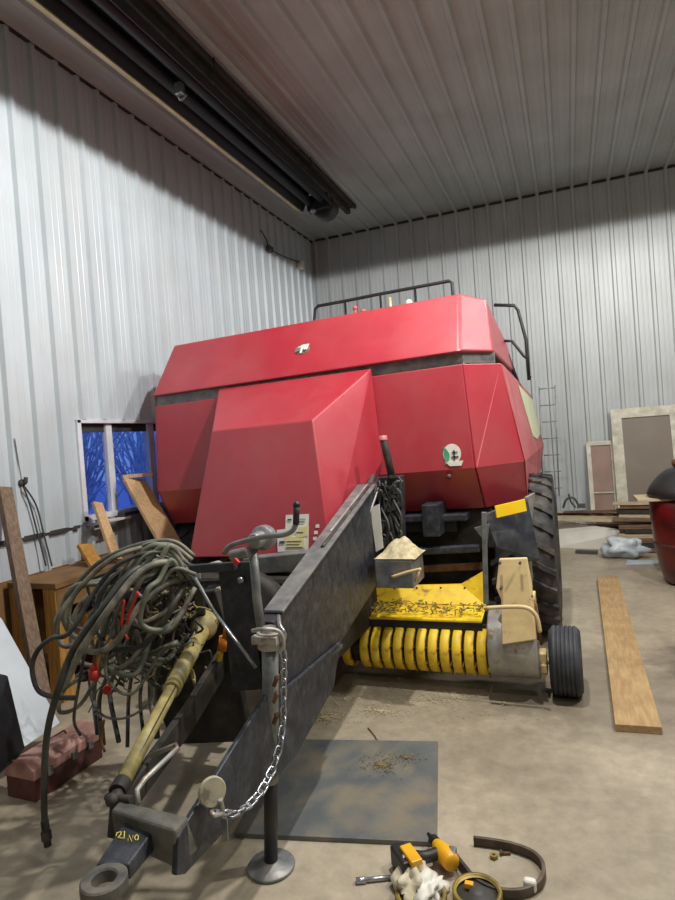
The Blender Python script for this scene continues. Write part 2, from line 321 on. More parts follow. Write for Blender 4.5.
# sensor box + cable
bp_ = at(301, 265, X=XL+.06)
sb = thing('wall_sensor', bp_, 'small white sensor box high on the left wall near the corner', 'sensor')
MB().box(bp_, (.07, .10, .13)).build('housing', 'white', sb, .006)
c1 = at(270, 249, X=XL+.05)
MB().tube([bp_+V((-.01, -.04, .04)), (bp_+c1)/2+V((0, 0, .0)), c1, c1+V((-.02, -.05, .12)), c1+V((-.02, -.2, .2))], .009, 6).box(c1, (.05, .12, .07)).build('cable', 'ink', sb)

# ------------------------------------------------------------------ BALER
BX = -1.92
bal = thing('square_baler', (BX, 4.2, 0), 'large red and black square hay baler with yellow pickup filling the shed', 'baler')
HW = 1.28
# lower body shell behind the front panels
zt, zf, zb = 2.06, 1.35, 1.05
def bx(s, d): return BX + s*d
for s, nm in ((1, 'r'), (-1, 'l')):
    # chamfer panels
    A = V((bx(s, HW), 4.10, zt)); B = V((bx(s, HW+.04), 4.10, zf)); C = V((bx(s, HW+.06), 4.30, zb))
    D = V((bx(s, 1.50), 4.38, zt)); E_ = V((bx(s, 1.61), 4.469, zf)); F_ = V((bx(s, 1.60), 4.631, zb))
    mb = MB(); cen = V((BX, 6, 1.6))
    for q in ((A, D, E_, B), (B, E_, F_, C)):
        n = (q[1]-q[0]).cross(q[2]-q[0]).normalized(); n = n if n.dot(cen-q[0]) > 0 else -n; mb.slab(q, .02, n)
    mb.build('corner_panel', 'red', bal, .006)
    # side panels
    G = V((bx(s, 1.50), 7.9, 2.0)); H_ = V((bx(s, 1.61), 7.9, zf)); I = V((bx(s, 1.56), 7.9, zb))
    G1 = V((bx(s, 1.505), 4.40, zt)); E1 = V((bx(s, 1.612), 4.47, zf)); F1 = V((bx(s, 1.60), 4.635, zb))
    mb = MB()
    for q in ((G1, G, H_, E1), (E1, H_, I, F1)): mb.slab(q, .02, (-s, 0, 0))
    sp_ = mb.build('side_panel', 'reddusty', bal, .006)
    if s > 0:
        K = [V((bx(1, 1.545), y, z)) for y, z in ((5.6, 1.98), (7.6, 1.92), (7.6, 1.5), (6.6, 1.46), (6.0, 1.5))]
        MB().slab([onpl2 for onpl2 in [V((bx(1, 1.50+(zt-p.z)/(zt-zf)*.11)+.004, p.y, p.z)) for p in K]], .004, (1, 0, 0)).build('decal', 'decal', sp_)
# front panels
def front(x0, x1, nm):
    mb = MB()
    A, B = V((x0, 4.10, zt)), V((x1, 4.10, zt)); C, D = V((x1+(.035 if x1 > BX else .0), 4.10, zf)), V((x0-(.035 if x0 < BX-1 else 0), 4.10, zf))
    E2, F2 = V((x1+(.055 if x1 > BX else 0), 4.30, zb)), V((x0-(.055 if x0 < BX-1 else 0), 4.30, zb))
    mb.slab([A, B, C, D], .02, (0, 1, 0)); mb.slab([D, C, E2, F2], .02, (0, 1, 0)); return mb.build(nm, 'red', bal, .006)
fpR = front(BX-.1, BX+HW-.008, 'front_panel'); fpL = front(BX-HW+.008, BX-.11, 'front_panel')
MB().ball((at(449, 476, Y=4.1)), .02).build('latch_knob', 'toolboxside', fpR)
# globe sticker
def sticker(px, py, w, h, par, Yp, mt='white'):
    c = at(px, py, Y=Yp); return c
c = at(452, 455, Y=4.096)
mb = MB().slab([c+V((.062*math.cos(t), 0, .07*math.sin(t)+.01)) for t in [i*math.pi/9 for i in range(0, 18)]], .003, (0, 1, 0)); st = mb.build('globe_sticker', 'white', fpR)
MB().slab([c+V((-.052+.03*math.sin(i*math.pi/8)*1.2, -.003, .065-.13*i/8)) for i in range(9)]+[c+V((-.05, -.003, -.03)), c+V((-.056, -.003, .02))], .002, (0, 1, 0)).build('green_patch', 'green', st)
MB().slab([c+V(p) for p in ((-.045, -.004, -.045), (.075, -.004, -.04), (.06, -.004, -.075), (-.02, -.004, -.072))], .003, (0, 1, 0)).build('banner', 'white', st)
mb = MB()
mb.box(c+V((.015, -.0045, 0)), (.012, .001, .07)); mb.box(c+V((.02, -.0045, -.012)), (.05, .001, .01)); mb.box(c+V((.02, -.0045, .02)), (.04, .001, .008))
mb.build('print', 'ink', st)
# inner recess above panels + core
MB().lohi((BX-1.34, 4.5, 1.12), (BX+1.34, 7.8, 2.25)).build('body_core', 'dark', bal)
MB().lohi((BX-HW, 4.135, 2.04), (BX+HW, 4.24, 2.16)).build('recess_strip', 'steel', bal, .004)
MB().slab([(BX+HW, 4.14, 2.07), (BX+1.46, 4.40, 2.07), (BX+1.46, 4.40, 2.15), (BX+HW, 4.14, 2.15)], .02).build('recess_strip', 'steel', bal)
MB().slab([(BX-HW, 4.14, 2.07), (BX-1.46, 4.40, 2.07), (BX-1.46, 4.40, 2.15), (BX-HW, 4.14, 2.15)], .02).build('recess_strip', 'steel', bal)
# roof cap
zc0, zc1 = 2.14, 2.60
def ring(y0, y1, w0, w1, zz):   # footprint loop with chamfered front corners
    return [V((BX-w0, y0, zz)), V((BX+w0, y0, zz)), V((BX+w1, y0+.28, zz)), V((BX+w1, y1, zz)), V((BX-w1, y1, zz)), V((BX-w1, y0+.28, zz))]
A = ring(4.06, 6.2, 1.27, 1.46, zc0); B = ring(4.38, 6.1, 1.245, 1.40, zc1); B[2].y = 4.62; B[5].y = 4.62; B[3].z -= .16; B[4].z -= .1
for p_ in (A[4], A[5]): p_.x += .06
for p_ in (B[4], B[5]): p_.x += .05
B[2].z -= .02
roof = MB().hull(A, B).build('roof_cap', 'red', bal, .02, 3)
MB().lohi((BX-1.2, 4.3, zc0-.03), (BX+1.2, 6.0, zc0+.02)).build('roof_underside', 'dark', bal)
# emblem on cap
ca, cb, cc = A[0], A[1], B[0]
e0 = onpl(302, 346, ca, cb, cc, .004); ux = V((1, 0, 0)); uz = (cc-ca); uz.x = 0; uz.normalize()
nrm = ux.cross(uz)
def disc(c, u, w, ru, rw, t, name, mt, par, n=20, ph=0):
    nn = u.cross(w).normalized(); nn = nn if nn.dot(c-CAM) > 0 else -nn
    return MB().slab([c+u*ru*math.cos(2*math.pi*i/n+ph)+w*rw*math.sin(2*math.pi*i/n+ph) for i in range(n)], t, nn).build(name, mt, par)
em = disc(e0, ux, uz, .062, .048, .006, 'emblem', 'steel', roof)
MB().slab([e0-nrm*.0+V((0, -.004, .002))+ux*a+uz*b_ for a, b_ in ((-.045, .02), (0, .045), (.055, .044), (.045, -.01), (.02, -.02), (.01, .012), (-.02, .02))], .003, (0, 1, 0)).build('leaf', 'white', em)
MB().slab([e0+V((0, -.006, .002))+ux*a+uz*b_ for a, b_ in ((-.012, -.04), (.005, -.04), (.008, .012), (.0, .02), (-.01, .01))], .003, (0, 1, 0)).build('stem', 'white', em)
MB().slab([e0+V((0, -.006, .002))+ux*a+uz*b_ for a, b_ in ((-.05, -.03), (-.015, -.03), (-.015, -.015), (-.035, -.012))], .003, (0, 1, 0)).slab([e0+V((0, -.006, .002))+ux*a+uz*b_ for a, b_ in ((.012, -.024), (.04, -.02), (.035, -.008), (.012, -.01))], .003, (0, 1, 0)).build('dark_mark', 'ink', em)
bpy.context.view_layer.update()
for ob_ in list(bpy.data.objects):      # the sheet metal body sits slightly low on its left side
    if ob_.type == 'MESH' and ob_.name.split('.')[0] in ('corner_panel', 'side_panel', 'front_panel', 'recess_strip', 'roof_cap', 'roof_underside', 'emblem', 'leaf', 'stem', 'dark_mark', 'globe_sticker', 'green_patch', 'banner', 'print', 'latch_knob', 'decal'):
        wo = WL[ob_.name]
        for v_ in ob_.data.vertices: v_.co.z += .023*(v_.co.x+wo.x+.64)
# fittings on the roof
mb = MB()
for px, py in ((355, 308), (363, 311)): p = at(px, py, Y=4.9); mb.tube([p+V((0, 0, -.18)), p], .012).ball(p, .022)
mb.build('roof_fitting', 'reddusty', bal)
p = at(409, 303, Y=4.9); MB().ball(p, .03).tube([p+V((0, 0, -.15)), p], .014).build('roof_knob', 'white', bal)
p = at(390, 301, Y=4.95); MB().tube([p+V((0, 0, -.15)), p+V((0, 0, .03))], .014).build('roof_pin', 'paleedge', bal)
# top handrail
q = [at(*p, Y=5.6) for p in ((314, 325), (315, 309), (318, 306), (345, 301), (380, 294), (449, 281), (452, 283), (453, 294))]
base = [at(345, 300, Y=5.6), at(380, 293, Y=5.6), at(415, 287, Y=5.6)]
mb = MB().tube([q[0]+V((0, 0, -.45))]+q+[q[-1]+V((0, 0, -.35))], .016, 8, curve=False)
for b0 in base: mb.tube([b0, V((b0.x, b0.y, 2.5))], .012, 6)
mb.build('top_handrail', 'toolblack', bal)
# side handrail
q = [at(*p, Y=6.0) for p in ((494, 305), (514, 305.5), (518, 310), (526, 340), (529, 380), (530, 376))]; mb = MB().tube(q, .016, 8, curve=False)
q = [at(*p, Y=5.8) for p in ((504, 341), (512, 341), (524, 356), (527, 358))]; mb.tube(q, .014, 8, curve=False)
mb.tube([V((BX+1.42, 5.9, 2.3)), V((BX+1.5, 6.0, 2.0))], .016); mb.build('side_handrail', 'toolblack', bal)
# rear ladder
mb = MB(); xl = BX+1.66
la = at(546, 386, Y=7.6); lb = at(550, 492, Y=7.6)
for dx in (.04, .22): mb.tube([la+V((dx-.12, 0, 0)), V((lb.x+dx-.12, 7.6, .75))], .007, 6)
for k in range(7): z = la.z-.03-k*.2; mb.tube([V((la.x-.08-(la.z-z)*.0, 7.6, z)), V((la.x+.10, 7.6, z))], .007, 6)
mb.build('rear_ladder', 'steel', bal)
# central hood (shield over flywheel / driveline)
T = [V((-2.56, 4.08, 2.08)), V((-1.285, 4.08, 2.10))]
FT = [V((-2.24, 3.45, 1.73)), V((-1.50, 3.45, 1.745))]
FB = [V((-2.41, 3.32, .90)), V((-1.385, 3.30, .915))]
RL = V((-1.255, 4.08, 1.44)); RB = V((-1.30, 4.08, 1.28)); LB_ = V((-2.62, 4.08, 1.28)); LL = V((-2.64, 4.08, 1.44))
hood = MB().add([T[0], T[1], FT[0], FT[1], FB[0], FB[1], RL, RB, LL, LB_, V((-1.32, 4.085, .92)), V((-2.58, 4.085, .90))],
  [(0, 2, 3, 1), (2, 4, 5, 3), (1, 3, 5, 6), (5, 7, 6), (0, 8, 4, 2), (8, 9, 4), (5, 10, 7), (4, 9, 11), (4, 11, 10, 5), (0, 1, 6, 7, 10, 11, 9, 8)]).build('front_hood', 'red', bal, .008, 2)
def onh(x, y, off=.004): return onpl(x, y, FT[0], FT[1], FB[1], off)
lab = MB().slab([onh(*p) for p in ((286, 515), (309, 514), (308.5, 550), (278, 552), (277, 530), (285.5, 529))], .003).build('warning_label', 'white', hood)
MB().slab([onh(*p, .0065) for p in ((299, 527), (308, 526), (308, 536), (296, 538))], .002).slab([onh(*p, .0065) for p in ((286, 535), (305, 539), (305, 548), (286, 549))], .002).build('label_print', 'lblyellow', lab)
mb = MB()
for (x0, y0, x1, y1) in ((288, 519, 292, 520.5), (280, 541, 285, 543.5), (296, 532, 304, 532.6), (287, 541, 302, 541.6), (287, 544, 300, 544.6), (287, 547, 303, 547.6), (300, 519, 306, 519.6), (300, 522, 305, 522.6)):
    mb.slab([onh(x0, y0, .009), onh(x1, y0-.2, .009), onh(x1, y1-.2, .009), onh(x0, y1, .009)], .002)
mb.build('label_text', 'ink', lab)
mb = MB()
for (x, y) in ((317.5, 526), (316, 532.5), (315, 538.5), (317.3, 544)): mb.slab([onh(x-1.6, y-1.5), onh(x+1.6, y-1.9), onh(x+1.9, y+1.6), onh(x-1.8, y+1.9)], .003)
mb.build('safety_symbol', 'white', hood)
# flange strip following hood edge down the beam
MB().tube([V((-1.30, 4.0, 1.36)), V((-1.27, 3.75, 1.27)), V((-1.33, 3.35, 1.0))], .02).build('hood_seal', 'ink', bal)

# ---- tongue
def plate(prof, x0f, x1f, name, mt, bev=.004):
    """side profile (y,z) list; x as function of y"""
    return MB().hull([V((x0f(y), y, z)) for y, z in prof], [V((x1f(y), y, z)) for y, z in prof]).build(name, mt, bal, bev)
def xr(y): return -1.065-.055*(y-1.3)
tg = plate([(2.02, .925), (2.10, .93), (3.75, 1.30), (4.3, 1.34), (4.6, 1.0), (4.2, .75), (3.4, .66), (2.82, .585), (2.55, .42), (2.08, .40)], lambda y: xr(y)-.075, xr, 'tongue_beam', 'black')
lo = plate([(1.27, .485), (1.29, .575), (1.92, .715), (2.0, .735), (2.03, .66), (2.72, .605), (2.58, .44), (2.1, .37), (1.31, .46)], lambda y: xr(y)+.004, lambda y: xr(y)+.022, 'drawbar_plate', 'black')
# fold line rib on the beam
MB().beam(at(284, 692, X=xr(2.1)+.018), at(342, 646, X=xr(2.7)+.012), .014, .022).build('beam_rib', 'navy', bal, .004)
MB().slab([(xr(2.1)-.08, 2.1, .934), (xr(2.1)+.008, 2.1, .934), (xr(3.7)+.008, 3.7, 1.294), (xr(3.7)-.125, 3.7, 1.294)], .012, (0, 0, 1)).build('beam_top_plate', 'steel', bal, .003)
def xl_(y): return -1.32-.28*(y-1.35)
plate([(1.35, .48), (1.38, .56), (2.0, .58), (3.2, .72), (3.2, .56), (2.0, .47)], lambda y: xl_(y)-.03, xl_, 'tongue_beam', 'dark')
MB().beam((xr(3.2)-.1, 3.1, .95), (xl_(3.2), 3.1, .90), .1, .1).build('cross_member', 'steel', bal, .006)
# hitch block
hA = at(110, 813, Y=1.38); hB = at(174, 822, Y=1.30)
MB().hull([V((-1.30, 1.33, .49)), V((-1.045, 1.29, .48)), V((-1.045, 1.38, .48)), V((-1.32, 1.40, .49))],
          [V((-1.30, 1.32, .590)), V((-1.045, 1.28, .600)), V((-1.045, 1.345, .60)), V((-1.31, 1.37, .59))]).build('hitch_block', 'blackdust', bal, .012, 3)
# clevis tongue bar & ring
ta, tb = at(138, 824, Y=1.32), at(112, 868, Y=1.20)
rc = at(104, 882, Y=1.13); d = (tb-ta); d.z = 0
ang = V((rc.x-ta.x, rc.y-ta.y, 0)).normalized(); sd = V((-ang.y, ang.x, 0))
zr = rc.z
mb = MB()
mb.hull([ta+sd*.055+V((0, .03, .0)), ta-sd*.055+V((0, .03, 0)), rc-ang*.045-sd*.045+V((0, 0, .012)), rc-ang*.045+sd*.045+V((0, 0, .012))],
        [ta+sd*.055+V((0, .03, -.06)), ta-sd*.055+V((0, .03, -.06)), rc-ang*.045-sd*.045+V((0, 0, -.03)), rc-ang*.045+sd*.045+V((0, 0, -.03))])
mb.build('hitch_bar', 'black', bal, .006)
tilt = V((0, 0, 1))
MB().lathe(rc, tilt, [(.030, -.022), (.054, -.022), (.057, -.018), (.057, .008), (.053, .012), (.034, .012), (.030, .008), (.030, -.022)], 32, sm=False).build('hitch_ring', 'blackdust', bal, .0)
# yellow chalk writing
def stroke(mb, pts, Z):
    mb.tube([at(x, y, Z=Z) for x, y in pts], .0022, 5, curve=False)
Zw = (ta.z+rc.z)/2+.028
mb = MB(); 
for gl_ in ([(116, 837), (117, 833.5), (121, 832.5), (121, 835), (118, 838.5), (123, 839)], [(122.5, 833), (124.5, 832), (124, 839.5)], [(128, 842), (129, 836), (132, 842.5), (133, 836)], [(136.5, 835.5), (134.5, 838), (135.5, 841), (138, 840.5), (138.5, 837), (136.5, 835.5)]):
    mb.tube([onpl(x, y, ta+V((0, .03, 0)), ta-sd*.055+V((0, .03, 0)), rc-ang*.045+V((0, 0, .012)), .002) for x, y in gl_], .0016, 5, curve=False)
mb.build('chalk_writing', mat('yellow_crayon', (210, 196, 90), rough=.8), bal)
MB().tube([V((xr(y)-.03, y, .93+(y-2.1)*.2242+.018)) for y in (2.7, 3.0, 3.3, 3.7)], .010, 8).build('edge_cable', 'hosedark', bal)
MB().tube([V((xr(y)-.055, y, .93+(y-2.1)*.2242+.016)) for y in (2.9, 3.2, 3.45, 3.7)], .006, 8).build('edge_cable', 'galv', bal)
# ---- jack
jx, jy = -1.115, 1.93
jf = at(271, 862, Z=.02); jt = at(270, 628, Y=1.89); jm = jf.lerp(jt, .42)
jk = MB().tube([jf.lerp(jt, .36), jt], .030, 16, curve=False).build('jack_tube', 'steel', bal)
MB().tube([jf, jm], .026, 14, curve=False).build('jack_leg', 'toolblack', jk)
MB().lathe((jf.x, jf.y, 0), (0, 0, 1), [(0, 0), (.088, 0), (.092, .008), (.088, .014), (.055, .018), (.035, .03), (0, .03)], 28).build('jack_foot', 'steel', jk)
mb = MB().tube([at(263, 640, Y=jy+.07), at(257, 600, Y=jy+.07), at(253, 548, Y=jy+.07)], .018, 12, curve=False)
mb.build('jack_post', 'steel', jk)
hc = at(257, 540, Y=jy+.07)
jh = MB().lathe(hc+V((0, .05, 0)), (0, -1, 0), [(0, -.03), (.046, -.03), (.049, -.01), (.049, .015), (.036, .025), (.03, .03), (.03, .07), (.026, .08), (0, .08)], 24).tube([hc+V((-.10, -.03, -.055)), hc+V((-.02, -.03, -.04))], .022, 12).build('jack_gearhead', 'steel', jk, .003)
g = [at(*p, Y=jy) for p in ((224, 553), (232, 545), (262, 537), (282, 535), (292, 531), (296, 524))]
jc = MB().tube(g, .010, 10).build('crank_arm', 'steel', jk)
MB().tube([g[-1], at(296.5, 505, Y=jy)], .012, 10).ball(at(296.5, 505, Y=jy), .014).build('crank_grip', 'toolblack', jk)
MB().box(at(236, 562, Y=1.85), (.022, .012, .022), (V((.7, 0, .7)), V((0, 1, 0)), V((-.7, 0, .7)))).build('marker_reflector', 'redplastic', jk, .002)
# dark upright carrier plate behind jack
ua = at(236, 566, Y=2.10); ub = at(258, 690, Y=2.10)
up_ = MB().slab([at(218, 572, Y=2.12), at(232, 562, Y=2.12), at(252, 562, Y=2.12), at(262, 690, Y=2.12), at(232, 692, Y=2.12)], .03, (0, 1, 0)).build('upright_plate', 'black', bal, .006)
MB().lathe(at(241, 580, Y=2.11), (0, -1, 0), [(0, 0), (.014, 0), (.014, .012), (0, .014)], 12).build('bolt', 'chrome', up_)
MB().slab([at(200, 566, Y=2.14), at(214, 562, Y=2.14), at(234, 572, Y=2.14), at(230, 580, Y=2.14)], .04, (0, 1, 0)).build('latch_plate', 'galv', up_, .005)
# collar clamp, hook, debris at jack top
mb = MB().lathe(jt+V((0, 0, -.04)), (0, 0, 1), [(.036, -.03), (.05, -.03), (.05, .03), (.036, .03)], 20)
mb.box(jt+V((0, -.04, -.03)), (.10, .03, .03)); mb.tube([jt+V((-.05, -.04, 0)), jt+V((0, -.06, .015)), jt+V((.05, -.03, 0)), jt+V((.06, -.02, -.05)), jt+V((.04, -.02, -.08))], .008, 8)
mb.slab([at(253, 640, Y=1.9), at(268, 632, Y=1.9), at(277, 634, Y=1.9), at(266, 642, Y=1.9)], .02); mb.build('jack_collar', 'galv', jk, .003)
mb = MB()
for py0 in (678, 694, 715): c_ = at(276, py0, Y=1.86); mb.tube([c_, c_+V((.015, -.02, .01)), c_+V((0, -.02, -.02))], .008, 8)
mb.build('jack_pin', 'rust', jk)
# ---- safety chain
P0 = at(280, 626, Y=1.90); ch = [at(*p, Y=yy) for p, yy in (((281, 634), 1.88), ((284, 660), 1.88), ((283.5, 690), 1.87), ((283, 720), 1.85), ((280, 745), 1.80), ((272, 770), 1.74), ((262, 790), 1.66), ((248, 806), 1.58), ((232, 815), 1.50), ((218, 812), 1.44))]
hk = MB().tube([P0+V((-.03, .05, .02)), P0, P0+V((.02, -.01, -.02)), P0+V((.012, 0, -.05))], .008, 8).build('chain_hook', 'chrome', bal)
# resample chain
seg = []; tot = 0
for a, b in zip(ch, ch[1:]): seg.append((tot, a, b)); tot += (b-a).length
def cpt(s_):
    for (t, a, b) in seg[::-1]:
        if s_ >= t: return a+(b-a).normalized()*(s_-t), (b-a).normalized()
    return ch[0], (ch[1]-ch[0]).normalized()
nl = int(tot/.032); base_link = None
for i in range(nl):
    p, t = cpt((i+.5)*tot/nl); side = V((1, -.5, 0)) if i % 2 else V((.5, 1, 0)); side = (side-t*side.dot(t)).normalized(); r_, h_ = .0115, .0115
    pts = []
    for k in range(12):
        a = 2*math.pi*k/12; c_, s_ = math.cos(a), math.sin(a); pts.append(p+side*(r_*c_)+t*(r_*s_+(h_ if s_ > 0 else -h_)))
    pts.append(pts[0]); MB().tube(pts, .0042, 6, curve=False, caps=False).build('chain_link', 'chrome', hk)
dc = at(211, 791, X=-1.025); ax_ = V((.80, -.55, .2)).normalized()
dk = MB().lathe(dc, ax_, [(0, .0), (.038, 0), (.041, .004), (.041, .012), (.038, .016), (0, .016)], 28, sm=False).tube([dc-ax_*.05, dc], .014, 10).build('shackle_pin', 'discm', bal)
MB().tube([dc+V((.0, 0, -.01)), dc+V((.005, -.01, -.045)), at(213, 815, X=-1.0), at(222, 812, X=-1.0), dc+V((.03, .0, -.02))], .007, 8).build('shackle', 'galv', dk)
MB().slab([at(221, 820, Y=1.46), at(227, 820, Y=1.46), at(228, 840, Y=1.46), at(223, 842, Y=1.46)], .004).build('tag', 'steel', dk)

# ---- driveline shaft
sA = at(121, 785, Y=1.42); sB = at(204, 628, Y=2.35)
dv = (sB-sA).normalized()
sh = MB().tube([sA, sA+(sB-sA)*.55], .025, 20, curve=False).tube([sA+(sB-sA)*.5, sB], .035, 20, curve=False).build('drive_shaft', 'shaft', bal)
MB().tube([sA+(sB-sA)*.03+V((0.020, -.012, .012)), sA+(sB-sA)*.97+V((.030, -.014, .014))], .003, 6, curve=False).build('shaft_rib', 'dark', sh)
MB().lathe(sB-dv*.04, dv, [(.033, 0), (.055, .02), (.06, .05), (.05, .09), (.055, .10), (.045, .15), (.02, .17)], 20).build('shaft_collar', 'shaft', sh)
yk = MB().tube([sB+dv*.10, sB+dv*.20], .035, 12).box(sB+dv*.22+V((.05, 0, .02)), (.07, .09, .06)).box(sB+dv*.22+V((-.04, 0, .0)), (.03, .09, .07)).ball(sB+dv*.3+V((.02, 0, .02)), .055).build('universal_joint', 'shaft', sh, .006)
MB().tube([sA-dv*.03, sA+dv*.015], .028, 12).tube([sA-dv*.03, at(117, 802, Y=1.37)], .02, 10).tube([at(107, 797, Y=1.38), at(132, 800, Y=1.37)], .013, 10).ball(at(112, 800, Y=1.36), .02).build('shaft_yoke', 'dark', sh, .003)
# shaft support bracket
q = [at(*p, Y=yy) for p, yy in (((138, 804), 1.40), ((137, 790), 1.42), ((145, 779), 1.46), ((178, 748), 1.6), ((176, 745), 1.62), ((149, 756), 1.6))]
MB().tube(q, .0085, 8, curve=False).build('support_rod', 'galv', bal)
# twine box lamp bits (yellow/orange) near joint
for p, m_, r in (((222, 645), 'orange', .028), ((226, 632), 'orange', .022), ((219, 655), 'yellow', .02)):
    MB().tube([at(p[0], p[1]+5, Y=2.35), at(p[0]+2, p[1]-8, Y=2.35)], r*.8, 10).build('grease_cap', m_, bal)
# gearbox and dark underframe behind the tongue
MB().lohi((-2.25, 3.0, .35), (-1.3, 3.9, .85)).build('gearbox', 'dark', bal, .03)
MB().lathe((-1.75, 2.95, .62), (0, -1, 0), [(0, 0), (.27, 0), (.30, .03), (.30, .10), (.26, .12), (.1, .14), (.08, .22), (0, .22)], 32).build('flywheel', 'dark', bal)
MB().box(at(232, 686, Y=2.7), (.10, .05, .06)).build('control_box', 'steel', bal, .006)
MB().tube([at(*p, Y=2.6) for p in ((222, 640), (205, 665), (208, 690), (226, 700))], .008, 6).build('cable', 'hosedark', bal)
# diagonal gas strut / silver rod
MB().tube([at(195, 578, Y=2.0), at(213, 610, Y=2.0), at(256, 668, Y=2.0)], .007, 8, curve=False).build('control_rod', 'steel', bal)
MB().tube([at(214, 612, Y=1.99), at(256, 668, Y=1.99)], .005, 8, curve=False).build('control_rod', 'chrome', bal)
# hose hanger bars
hb = MB().beam(at(128, 573, Y=2.1), at(236, 566, Y=2.1), .03, .035).beam(at(140, 585, Y=2.15), at(225, 582, Y=2.15), .02, .02).build('hose_hanger', 'black', bal, .004)
MB().beam(at(196, 575, Y=2.2), at(205, 640, Y=2.5), .04, .05).build('hanger_strut', 'black', hb, .004)

# ---- hoses
def hose(pts, r, mt='hose', Y=None, name='hydraulic_hose'):
    q = []
    for p in pts: q.append(at(p[0], p[1], Y=p[2] if len(p) > 2 else Y))
    return MB().tube(q, r*1.12, 8, sub=7).build(name, mt, bal)
# long dropping hose with coupling
h1 = hose([(190, 572, 2.1), (168, 562, 2.0), (140, 572, 1.9), (112, 605, 1.8), (82, 650, 1.75), (62, 690, 1.72)], .012)
h2 = hose([(186, 568, 2.1), (160, 560, 2.05), (128, 575, 1.9), (100, 612, 1.8), (74, 648, 1.75), (58, 690, 1.7), (47, 735, 1.7), (44, 790, 1.7), (45, 832, 1.7)], .0115, 'hosedark')
c0 = at(45, 826, Y=1.7)
MB().tube([c0+V((0, 0, .02)), c0+V((0.002, 0, -.02))], .015, 8, sm=False).tube([c0+V((.002, 0, -.02)), c0+V((.004, 0, -.055))], .019, 6, sm=False).tube([c0+V((.004, 0, -.055)), c0+V((.006, 0, -.078))], .014, 10).build('hose_coupling', 'dark', h2)
hose([(192, 560, 2.2), (170, 545, 2.15), (140, 548, 2.05), (110, 560, 1.95), (78, 590, 1.9), (58, 620, 1.85), (62, 645, 1.85), (84, 640, 1.9), (104, 615, 1.95)], .0095)
hose([(194, 556, 2.25), (175, 542, 2.2), (150, 542, 2.15), (118, 552, 2.1), (92, 568, 2.1), (66, 598, 2.05), (54, 625, 2.0)], .009, 'wire')
hose([(188, 578, 2.1), (165, 585, 2.0), (140, 605, 1.9), (118, 640, 1.85), (95, 652, 1.85), (80, 640, 1.9), (96, 615, 1.95), (120, 598, 2.0)], .0115)
hose([(192, 566, 2.12), (160, 552, 2.05), (122, 562, 1.95), (96, 590, 1.9), (70, 632, 1.82), (52, 638, 1.8), (38, 650, 1.78), (32, 668, 1.78), (38, 690, 1.78), (54, 697, 1.8), (76, 698, 1.82)], .009, 'hosedark')
hose([(190, 575, 2.15), (176, 600, 2.0), (150, 640, 1.95), (120, 650, 1.9), (102, 640, 1.9), (96, 610, 1.95), (110, 580, 2.0), (140, 562, 2.1)], .010, 'hosedark')
hose([(186, 590, 2.15), (160, 618, 2.05), (140, 650, 2.0), (120, 668, 1.95), (100, 662, 1.95)], .0105)
hose([(120, 668, 2.05), (140, 672, 2.05), (152, 690, 2.05), (146, 706, 2.05), (125, 718, 2.05), (104, 716, 2.05), (92, 700, 2.05), (88, 670, 2.05)], .005, 'wire', name='wire_loop')
hose([(85, 650, 1.8), (78, 690, 1.8), (74, 720, 1.8), (80, 735, 1.85)], .0055, 'hosedark', name='wire_loop')
hose([(150, 548, 2.2), (130, 590, 2.1), (112, 640, 2.0), (84, 700, 1.95), (60, 712, 1.9), (64, 690, 1.88), (84, 676, 1.88)], .008)
# tangled bundle
rnd = random.Random(8); mb = MB(); mc = MB()
for k in range(130):
    x = rnd.uniform(100, 205); y = rnd.uniform(590, 675)+max(0, 150-x)*.25; Yd = rnd.uniform(2.12, 2.45); q = [at(x, y, Y=Yd)]
    for i in range(4): q.append(q[-1]+V((rnd.uniform(-.05, .05), rnd.uniform(-.03, .03), rnd.uniform(-.06, .04))))
    (mb if k % 3 else mc).tube(q, rnd.choice((.003, .004, .006)), 5, sub=3)
o = mb.build('wire_tangle', 'hosedark', bal); o['kind'] = 'stuff'
o = mc.build('wire_tangle', 'chaff', bal); o['kind'] = 'stuff'
rnd = random.Random(3)
for k in range(25):
    y0 = 2.15+rnd.uniform(-.1, .25); x = 190+rnd.uniform(-8, 10); yy = 570+rnd.uniform(-12, 20)
    ex = rnd.uniform(70, 150); ey = rnd.uniform(600, 690); top = rnd.uniform(545, 578)
    pts = [(x, yy, y0), ((x*2+ex)/3, top, y0-.05), ((x+ex*2)/3, top+rnd.uniform(5, 30), y0-.1), (ex, (top+ey)/2, y0-.15), (ex+rnd.uniform(-12, 6), ey, y0-.15), (ex+rnd.uniform(8, 30), ey+rnd.uniform(0, 22), y0-.1), (ex+rnd.uniform(30, 60), ey-rnd.uniform(0, 30), y0)]
    hose(pts, rnd.choice((.006, .008, .010, .011)), rnd.choice(('hose', 'hose', 'hosedark', 'wire')))
for k in range(8):
    x = rnd.uniform(110, 190); y0 = rnd.uniform(2.2, 2.4)
    hose([(x, 578, y0), (x-6+rnd.uniform(-8, 8), 620, y0), (x-20+rnd.uniform(-10, 10), 660+rnd.uniform(0, 20), y0), (x-28+rnd.uniform(-10, 10), 700, y0), (x-20, 740+rnd.uniform(-10, 10), y0-.1)], rnd.choice((.008, .010, .013)), rnd.choice(('hosedark', 'hose', 'hosedark')))
for pts, col in ((((138, 592), (130, 612), (126, 632)), 'redplastic'), (((124, 600), (122, 625), (128, 640)), 'redplastic'), (((112, 640), (100, 655), (96, 672)), 'orange'), (((98, 640), (94, 660), (96, 675)), 'rust'), (((104, 720), (101, 740), (105, 752)), 'rust')):
    MB().tube([at(*p, Y=1.86) for p in pts], .0055, 6).build('wire', col, bal)
cp = at(94, 676, Y=1.84)
